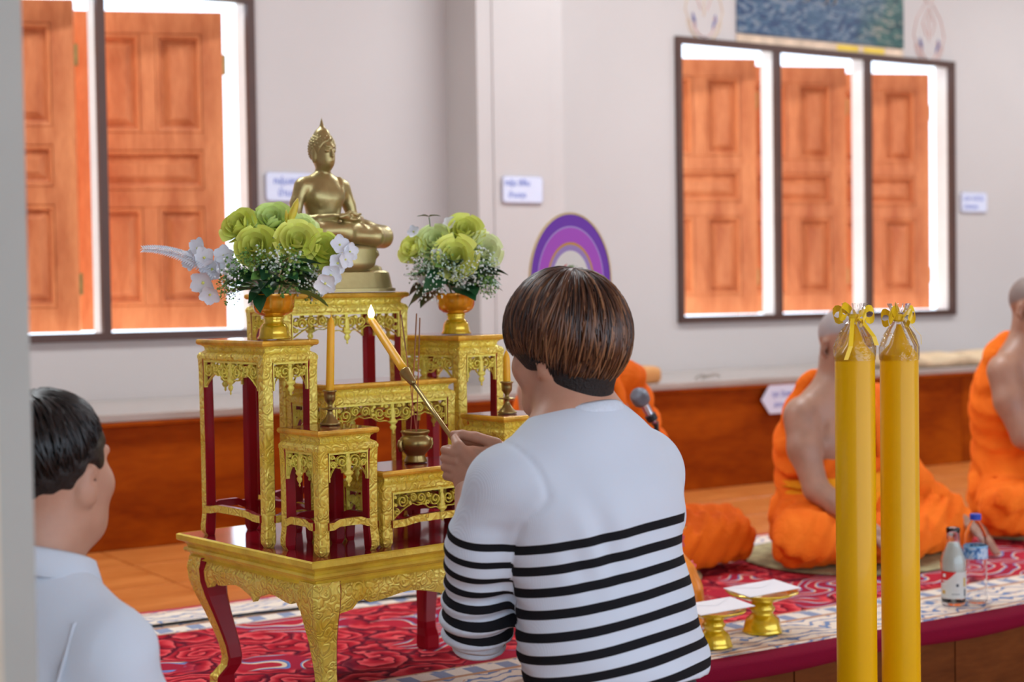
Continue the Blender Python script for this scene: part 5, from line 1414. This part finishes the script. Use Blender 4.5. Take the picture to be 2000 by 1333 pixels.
# ================================================================ THINGS ON THE CARPET
MAT['paper'] = simple('white_paper', (.80, .81, .86), .6, var=.02)
def tray(label, loc, s, rz):
    t = thing('pedestal_tray', label, 'tray', loc, rz, 'gilt pedestal trays with envelopes')
    m = MB(); m.lathe([(.048 * s, 0), (.050 * s, .004 * s), (.046 * s, .010 * s), (.044 * s, .020 * s), (.040 * s, .034 * s), (.030 * s, .044 * s), (.026 * s, .050 * s), (.031 * s, .056 * s), (.033 * s, .062 * s), (.027 * s, .068 * s), (.026 * s, .076 * s)], 40, lambda k, z: .05 * abs(math.sin(k * math.pi / 5)) if z < .04 * s else 0); m.build('foot', 'amber_y', t, smooth=True)
    m = MB(); m.lathe([(.024 * s, .075 * s), (.040 * s, .080 * s), (.062 * s, .088 * s), (.086 * s, .098 * s), (.090 * s, .101 * s), (.088 * s, .104 * s), (.060 * s, .097 * s), (.01 * s, .094 * s)], 48, lambda k, z: .022 * math.cos(k * math.pi / 3) if z > .09 * s else 0); m.build('dish', 'amber_y', t, smooth=True)
    return t
def envelope(label, loc, rz, w=.165, d=.105):
    m = MB(); R = []
    m.box(-w / 2, w / 2, -d / 2, d / 2, 0, .0022, bev=.0006); m.add([(-w / 2 + .002, d / 2 - .002, .0026), (0, -.004, .0029), (w / 2 - .002, d / 2 - .002, .0026)], [(0, 1, 2)])
    o = m.build('envelope', 'paper'); o.location = loc; o.rotation_euler = (math.radians(3), math.radians(-2), rz); return tag(o, label, 'envelope', 'white envelopes on the trays')
T1, T2 = Vector((.500, 3.99, .0085)), Vector((.648, 4.15, .0085))
tray('nearer gilt pedestal tray beside the striped jumper, under an envelope', T1, .92, .2); tray('farther gilt pedestal tray with scalloped rim, under an envelope', T2, 1.05, .5)
envelope('white envelope on the nearer gilt tray', T1 + Vector((.006, 0, .1015)), math.radians(28)); envelope('white envelope on the farther gilt tray', T2 + Vector((0, 0, .1145)), math.radians(30), .17, .11)

MAT['glass'] = simple('clear_glass', (.92, .96, .96), .03, trans=1.0, var=.01)
MAT['plastic'] = simple('clear_plastic', (.96, .97, .98), .04, trans=1.0, var=.01, ior=1.2)
MAT['milk'] = simple('soy_milk', (.74, .74, .66), .35, var=.02)
lab, nt, bs = new_mat('milk_label'); tc = nd(nt, 'ShaderNodeTexCoord'); sp = nd(nt, 'ShaderNodeSeparateXYZ'); link(nt, tc.outputs['Object'], sp.inputs[0])
f = mth(nt, 'LESS_THAN', mth(nt, 'ADD', sp.outputs[0], mth(nt, 'MULTIPLY', mth(nt, 'SUBTRACT', .115, sp.outputs[2]), 1.0)), .0165)
link(nt, mix(nt, f, (.62, .64, .60), (.62, .012, .012)), bs.inputs['Base Color']); bs.inputs['Roughness'].default_value = .4
MAT['milk_label'] = lab
mk = thing('milk_bottle', 'small glass bottle of pale soy milk with a red and white label', 'bottle', Vector((1.240, 4.47, .0085)), 0)
mb_prof = [(.030, 0), (.033, .003), (.034, .02), (.0335, .09), (.0365, .112), (.036, .128), (.030, .146), (.0215, .166), (.0185, .180), (.0175, .204), (.0195, .206), (.0195, .217), (.0175, .219)]
m = MB(); m.lathe(mb_prof + [(.0155, .219), (.0150, .18), (.018, .166), (.027, .146), (.033, .126), (.0305, .09), (.0305, .01), (.002, .006)], 36); m.build('glass_body', 'glass', mk, smooth=True)
m = MB(); m.lathe([(.002, .0065), (.0302, .0105), (.0302, .09), (.0326, .126), (.0266, .146), (.0176, .166), (.0155, .176), (.002, .176)], 30); m.build('milk', 'milk', mk, smooth=True)
m = MB(); R = []
for z in (.022, .098):
    R.append([(.0352 * math.cos(math.pi * (1.02 + k / 20 * .98)), .0352 * math.sin(math.pi * (1.02 + k / 20 * .98)), z) for k in range(21)])
m.rings(R, False, False, False); lb = m.build('label', 'milk_label', mk, smooth=True)
MAT['ink_w'] = simple('label_white_print', (.78, .74, .74), .5); MAT['ink_k'] = simple('label_dark_print', (.05, .06, .08), .5); MAT['ink_y'] = simple('label_yellow_print', (.62, .42, .08), .5)
def on_cyl(mb, r, a0, a1, z0, z1):
    R = [[(r * math.cos(a0 + (a1 - a0) * k / 6), r * math.sin(a0 + (a1 - a0) * k / 6), z) for k in range(7)] for z in (z0, z1)]; mb.rings(R, False, False, False)
for nm, mt, (a0, a1, z0, z1) in (('logo', 'ink_w', (3.52, 3.80, .082, .091)), ('print_line', 'ink_w', (3.46, 4.0, .070, .073)), ('print_line', 'ink_w', (3.46, 3.9, .061, .064)), ('emblem', 'ink_y', (3.45, 3.75, .034, .044)), ('barcode', 'ink_k', (5.38, 5.58, .028, .048)), ('print_block', 'ink_y', (5.32, 5.56, .056, .080)), ('numeral', 'ink_k', (4.66, 4.86, .056, .064)), ('print_line', 'ink_k', (4.30, 4.95, .034, .0355))):
    m = MB(); on_cyl(m, .0355, a0, a1, z0, z1); m.build(nm, mt, lb)
wb = thing('water_bottle', 'clear plastic water bottle with blue cap and blue label', 'bottle', Vector((1.312, 4.50, .0085)), 0)
prof = [(.026, 0), (.031, .004), (.0325, .012)]
for i in range(7): prof += [(.0325, .016 + i * .014), (.0305, .023 + i * .014)]
prof += [(.032, .118), (.0335, .124), (.0335, .166), (.032, .172), (.0325, .182), (.030, .198), (.022, .218), (.0135, .230), (.0125, .236), (.0125, .246)]
inner = [(max(.002, r - .0016), z) for r, z in reversed(prof)][:-1] + [(.002, .003)]
m = MB(); m.lathe(prof + inner, 32, cap=False); m.build('bottle_body', 'plastic', wb, smooth=True)
m = MB(); m.lathe([(.0150, .236), (.0155, .238), (.0155, .250), (.0145, .2525), (.002, .2525)], 28, lambda k, z: .02 * (k % 2)); m.build('cap', simple('blue_cap', (.01, .06, .48), .35), wb)
wl, nt, bs = new_mat('water_label'); tc = nd(nt, 'ShaderNodeTexCoord'); sp = nd(nt, 'ShaderNodeSeparateXYZ'); link(nt, tc.outputs['Object'], sp.inputs[0])
nz = nd(nt, 'ShaderNodeTexNoise', Scale=55.0, Detail=2.0); link(nt, tc.outputs['Object'], nz.inputs['Vector'])
c = ramp(nt, nz.outputs[0], [(.38, (.03, .12, .36)), (.48, (.16, .40, .72)), (.58, (.62, .74, .84)), (.66, (.20, .38, .66))]); c = mix(nt, mth(nt, 'GREATER_THAN', sp.outputs[2], .160), c, (.22, .56, .86))
link(nt, c, bs.inputs['Base Color']); bs.inputs['Roughness'].default_value = .35
m = MB(); m.lathe([(.0341, .127), (.0341, .164)], 32, cap=False); m.build('label', wl, wb, smooth=True)

# ---- wrapped orange offering set with pink bows, half behind the jumper
MAT['orange_film'] = simple('orange_cellophane', (.86, .26, .02), .22, var=.25, vscale=18, coat=.6); MAT['pink'] = simple('pink_ribbon', (.86, .22, .40), .3, var=.15, coat=.4)
of = thing('offering_bundle', 'orange wrapped offering bundle with pink bows behind the man\'s hip', 'bundle', Vector((.405, 4.21, .0085)), .3)
m = MB(); m.lathe([(.085, 0), (.092, .01), (.098, .06), (.090, .12), (.070, .17), (.040, .205), (.018, .222), (.022, .232), (.042, .262), (.052, .275)], 48, lambda k, z: .05 * math.sin(k * 2.1) * min(1, z / .1) + .04 * math.sin(k * .9)); m.build('wrap', 'orange_film', of, smooth=True)
for j, (a, z, rr_) in enumerate(((-.25, .065, .1), (.35, .15, .082), (.5, .225, .03), (-.2, .235, .03))):
    m = MB(); c = Vector((math.cos(a) * rr_, math.sin(a) * rr_, z))
    for k in range(5):
        q = k * 1.257; d = Vector((math.cos(a) * .5, math.cos(q), math.sin(q))).normalized(); e = d.cross(Vector((1, .2, 0))).normalized()
        m.rings([[tuple(c + d * (.004 + .022 * u_) + e * (.009 * math.sin(math.pi * u_) * sg)) for sg in (-1, 0, 1)] for u_ in (0, .3, .6, .85, 1)], False, False, False)
    m.build('bow', 'pink', of)
ypk = MB(); ypk.box(-.055, .055, -.03, .03, 0, .018, bev=.004); ypk.box(-.02, .055, -.028, .028, .018, .024, bev=.002)
o = ypk.build('folded_cloth', simple('yellow_green_cloth', (.60, .55, .04), .6)); o.location = WP(3.72, -5.30, .0005); o.rotation_euler = (0, 0, RZ_WALL + .4); tag(o, 'small yellow folded cloth on the tiles right of the striped jumper', 'cloth')

# ---- microphone on its stand
mc = thing('microphone_stand', 'chrome microphone on a slim black floor stand beside the orange-robed monk', 'microphone', Vector((.402, 4.45, .0085)), 0)
MAT['chrome'] = simple('chrome', (.55, .60, .68), .18, .95, var=.05); MAT['black_metal'] = simple('black_metal', (.015, .015, .017), .35, .3)
m = MB(); m.lathe([(.11, 0), (.112, .006), (.10, .012), (.02, .018), (.01, .03)], 32); m.build('base', 'black_metal', mc, smooth=True)
m = MB(); m.tube([(0, 0, .02), (0, 0, .40), (0, 0, .535)], [.009, .008, .007], 10); m.build('pole', 'black_metal', mc, smooth=True)
hd = Vector((-.048, -.02, .606)); tl = Vector((-.004, -.004, .528)); d = (hd - tl).normalized()
m = MB(); m.tube([tl, tl + d * .03, tl + d * .07, hd - d * .012], [.010, .0115, .0135, .0165], 16); m.build('mic_body', 'chrome', mc, smooth=True)
m = MB(); m.tube([hd - d * .026, hd - d * .020, hd - d * .006, hd + d * .006, hd + d * .016, hd + d * .023, hd + d * .026], [.017, .0235, .0265, .0262, .021, .012, .002], 18); m.build('mic_head', simple('mic_mesh', (.20, .22, .26), .35, .8, bmp=.6, bscale=500), mc, smooth=True)
m = MB(); m.tube([tl + d * .012, tl + d * .030], [.0155, .0165], 14); m.tube([(0, 0, .52), tuple(tl + d * .02)], .007, 8); m.build('clip', 'black_metal', mc)
m = MB(); m.tube([tl, tl + Vector((.012, 0, -.03)), (.016, 0, .45), (.014, .003, .2), (.05, .03, .02)], .003, 6); m.build('mic_cable', 'black_metal', mc, smooth=True)

# ---- things on the monks' bench
m = MB(); pts = []
m.rings([superring(.62 * f_, .30 * f_, z, 40, 4) for f_, z in ((.96, 0), (1.0, .012), (1.0, .05), (.97, .066), (.90, .072))]); o = m.build('bench_cushion', simple('tan_cushion', (.58, .27, .085), .7, var=.1, bmp=.1), smooth=True); o.location = WP(4.10, RN - .145, .4935); o.rotation_euler = (0, 0, RZ_WALL); tag(o, 'flat tan cushion on the bench behind the microphone', 'cushion')
m = MB(); R = []
for i in range(15):
    x = -.5 + i / 14
    h = .045 + .012 * math.sin(i * 1.3); R.append([(x, -.19, .004), (x, -.185, h), (x, 0, h + .012), (x, .18, h), (x, .19, .0)])
m.rings(R, True, True, True); o = m.build('folded_blanket', simple('cream_blanket', (.62, .47, .30), .85, var=.2, vscale=12, bmp=.2), smooth=True); o.location = WP(6.42, RN - .20, .4935); o.rotation_euler = (0, 0, RZ_WALL); tag(o, 'folded cream blanket on the bench between the giant candle and right monk', 'blanket')
m = MB()
for (a, b, c_) in (((0, 0, .0), (.05, .03, .012), (.12, .02, .006)), ((.02, -.02, 0), (.08, -.04, .02), (.15, .01, .004))): m.tube([a, b, c_], [.004, .005, .004], 6)
o = m.build('cord_coil', simple('grey_cord', (.30, .26, .22), .7), smooth=True); o.location = WP(4.62, RN - .08, .4985); o.rotation_euler = (0, 0, RZ_WALL); tag(o, 'loose grey cord lying on the bench edge', 'cord')

# ================================================================ ON THE WALL
FONT = None
for pth in bpy.utils.resource_path('LOCAL'), bpy.utils.resource_path('SYSTEM'): pass
def text_mesh(body, size, name, mat, parent, loc, bold=0.0):
    cu = bpy.data.curves.new(name, 'FONT'); cu.body = body; cu.size = size; cu.extrude = .0006; cu.offset = bold
    to = bpy.data.objects.new(name, cu); COL.objects.link(to)
    bpy.context.view_layer.update()
    dg = bpy.context.evaluated_depsgraph_get(); me = bpy.data.meshes.new_from_object(to.evaluated_get(dg))
    bpy.data.objects.remove(to)
    me.materials.clear(); me.materials.append(MAT[mat])
    o = obj(name, me, parent, loc, rot=(math.pi / 2, 0, 0)); return o
MAT['sign'] = simple('pale_sign', (.66, .69, .84), .45, var=.03); MAT['sign_rim'] = simple('sign_rim', (.40, .38, .46), .5); MAT['sign_ink'] = simple('blue_marker', (.13, .19, .55), .6)
def rrect(w, h, r, y, n=6):
    P_ = []
    for (cx, cz, a0) in ((w / 2 - r, h / 2 - r, 0), (-w / 2 + r, h / 2 - r, 90), (-w / 2 + r, -h / 2 + r, 180), (w / 2 - r, -h / 2 + r, 270)):
        P_ += [(cx + r * math.cos(math.radians(a0 + 90 * i / n)), y, cz + r * math.sin(math.radians(a0 + 90 * i / n))) for i in range(n + 1)]
    return P_
def sign(label, s, z, w, h, lines, nn):
    t = thing('wall_sign', label, 'sign', WP(s, nn + .0025, z), RZ_WALL, 'pale handwritten signs on the back wall')
    m = MB(); m.rings([rrect(w, h, .018, 0), rrect(w, h, .018, -.008), rrect(w - .008, h - .008, .015, -.009)], True, True, False); m.build('rim', 'sign_rim', t)
    m = MB(); m.rings([rrect(w - .008, h - .008, .015, -.0088), rrect(w - .012, h - .012, .013, -.0098)], True, False, True); m.build('face', 'sign', t)
    for (tx, x, zz, sz) in lines: text_mesh(tx, sz, 'lettering', 'sign_ink', t, (x, -.0102, zz), .0006)
sign('pale blue sign with blue handwriting, partly behind the statue\'s shoulder', 2.934, 1.379, .228, .128, [('กลุ่มสตรี ซีดี', -.078, .012, .040), ('บ้านกุดมี', -.058, -.040, .040)], WN)
sign('pale blue sign with blue handwriting above and left of the purple fan', 3.960, 1.372, .222, .124, [('กลุ่ม สีส้ม', -.098, .018, .036), ('บ้านกุด', -.080, -.036, .034)], WN + .282)
sign('small pale sign right of the three-part window', 7.285, 1.386, .225, .118, [('นาย ชาติ ใจ', -.090, .010, .036), ('สวนดอก', -.088, -.036, .034)], WN)
t = thing('hanging_tag', 'pale hexagonal paper tag on the bench front behind the bent monk', 'sign', WP(5.075, RN + .0262, .390), RZ_WALL)
m = MB(); hx = [(-.155, .0), (-.105, .066), (.105, .066), (.155, 0), (.105, -.066), (-.105, -.066)]
m.prism(hx, -.003, 0); m.build('card', 'sign', t)
text_mesh('ทุก วันพระ', .036, 'lettering', 'sign_ink', t, (-.09, -.0034, .012), .0003); text_mesh('สวดมนต์', .034, 'lettering', 'sign_ink', t, (-.08, -.0034, -.036), .0003)

# ---- mural and its two flower motifs
mm_, nt, bs = new_mat('mural_paint'); tc = nd(nt, 'ShaderNodeTexCoord'); sp = nd(nt, 'ShaderNodeSeparateXYZ'); link(nt, tc.outputs['Object'], sp.inputs[0])
mp = nd(nt, 'ShaderNodeMapping'); mp.inputs['Scale'].default_value = (1.0, 1, 2.4); mp.inputs['Rotation'].default_value = (0, .25, 0); link(nt, tc.outputs['Object'], mp.inputs[0])
nz = nd(nt, 'ShaderNodeTexNoise', Scale=9.0, Detail=5.0, Distortion=2.2); link(nt, mp.outputs[0], nz.inputs['Vector'])
c1 = ramp(nt, nz.outputs[0], [(.30, (.004, .010, .05)), (.42, (.012, .04, .13)), (.49, (.03, .09, .15)), (.55, (.07, .12, .22)), (.62, (.24, .27, .30)), (.68, (.06, .10, .16)), (.78, (.02, .05, .14))])
c2 = ramp(nt, nz.outputs[0], [(.30, (.002, .02, .03)), (.42, (.006, .05, .055)), (.50, (.015, .10, .085)), (.57, (.08, .13, .12)), (.64, (.30, .27, .22)), (.72, (.02, .07, .07))])
n3 = nd(nt, 'ShaderNodeTexNoise', Scale=3.0, Detail=2.0); link(nt, tc.outputs['Object'], n3.inputs['Vector'])
f = ramp(nt, mth(nt, 'ADD', mth(nt, 'MULTIPLY', sp.outputs[0], .55), mth(nt, 'MULTIPLY', n3.outputs[0], .5)), [(.36, (0, 0, 0)), (.52, (1, 1, 1))])
link(nt, mix(nt, f, c1, c2), bs.inputs['Base Color']); bs.inputs['Roughness'].default_value = .45
mu = thing('mural', 'blue-green painted mural above the three-part window', 'painting', WP(6.10, WN + .002, 2.238), RZ_WALL)
m = MB(); m.box(-.61, .61, -.012, 0, 0, .80, bev=.002); m.build('painting', mm_, mu)
MAT['flesh_p'] = simple('painted_flesh', (.42, .36, .30), .6, var=.3, vscale=60)
for i, x in enumerate((-.24, -.12, .02, .08)):
    m = MB(); m.tube([(x + .02, -.012, .42), (x + .012, -.012, .25), (x, -.012, .205), (x - .035, -.012, .192)], [.014, .012, .013, .006], 8, flat=.2); m.build('painted_foot', 'flesh_p', mu)
m = MB(); m.box(-.61, .61, -.008, 0, -.05, -.006, bev=.001); m.build('border_strip', simple('ochre_border', (.68, .52, .38), .6, var=.25, vscale=10), mu)
for x0, x1 in ((.10, .26), (.30, .46)):
    m = MB(); m.box(x0, x1, -.0095, -.007, -.042, -.012, bev=.0005); m.build('gold_dash', simple('gold_dash', (.78, .55, .05), .5), mu)
MAT['mot_red'] = simple('faded_red_paint', (.72, .42, .36), .6, var=.15); MAT['mot_or'] = simple('faded_orange_paint', (.80, .58, .34), .6); MAT['mot_blue'] = simple('violet_paint', (.14, .15, .42), .6)
def motif(label, s, z, outer):
    t = thing('wall_motif', label, 'painting', WP(s, WN + .001, z), RZ_WALL, 'painted flower motifs beside the mural')
    def stroke(pts, r, mat, nm='stroke'):
        m = MB(); m.tube([(x, -.001, zz) for x, zz in pts], r, 6, flat=.25); m.build(nm, mat, t)
    U_ = [(.075 * math.cos(q), .075 * math.sin(q)) for q in [math.pi * (1.0 + i / 14) for i in range(15)]]
    stroke([(-.068, .03)] + [(x * .9, zz * 1.0 - .0) for x, zz in U_] + [(.068, .03)], .007, 'mot_red')
    stroke([(x * 1.25, zz * 1.25) for x, zz in U_], .004, outer); stroke([(x * 1.5, zz * 1.4 + .01) for x, zz in U_], .003, outer)
    for sx in (-1, 1):
        stroke([(sx * .075, .045), (sx * .070, .01), (sx * .055, -.03)], [.004, .017, .003], 'mot_blue', 'violet_petal')
        stroke([(sx * .09, -.02), (sx * .125, .06), (sx * .095, .16), (sx * .03, .24)], .004, outer); stroke([(sx * .02, .06), (sx * .05, .13), (0, .22)], .004, 'mot_red')
        stroke([(sx * .01, .24), (sx * .055, .30), (sx * .03, .36), (0, .42)], .005, 'mot_red')
    stroke([(0, .03), (0, .12), (0, .18)], .004, outer)
motif('faded orange and violet flower motif painted left of the mural', 5.275, 2.275, 'mot_or')
motif('faded red and violet flower motif painted right of the mural', 6.925, 2.265, 'mot_red')
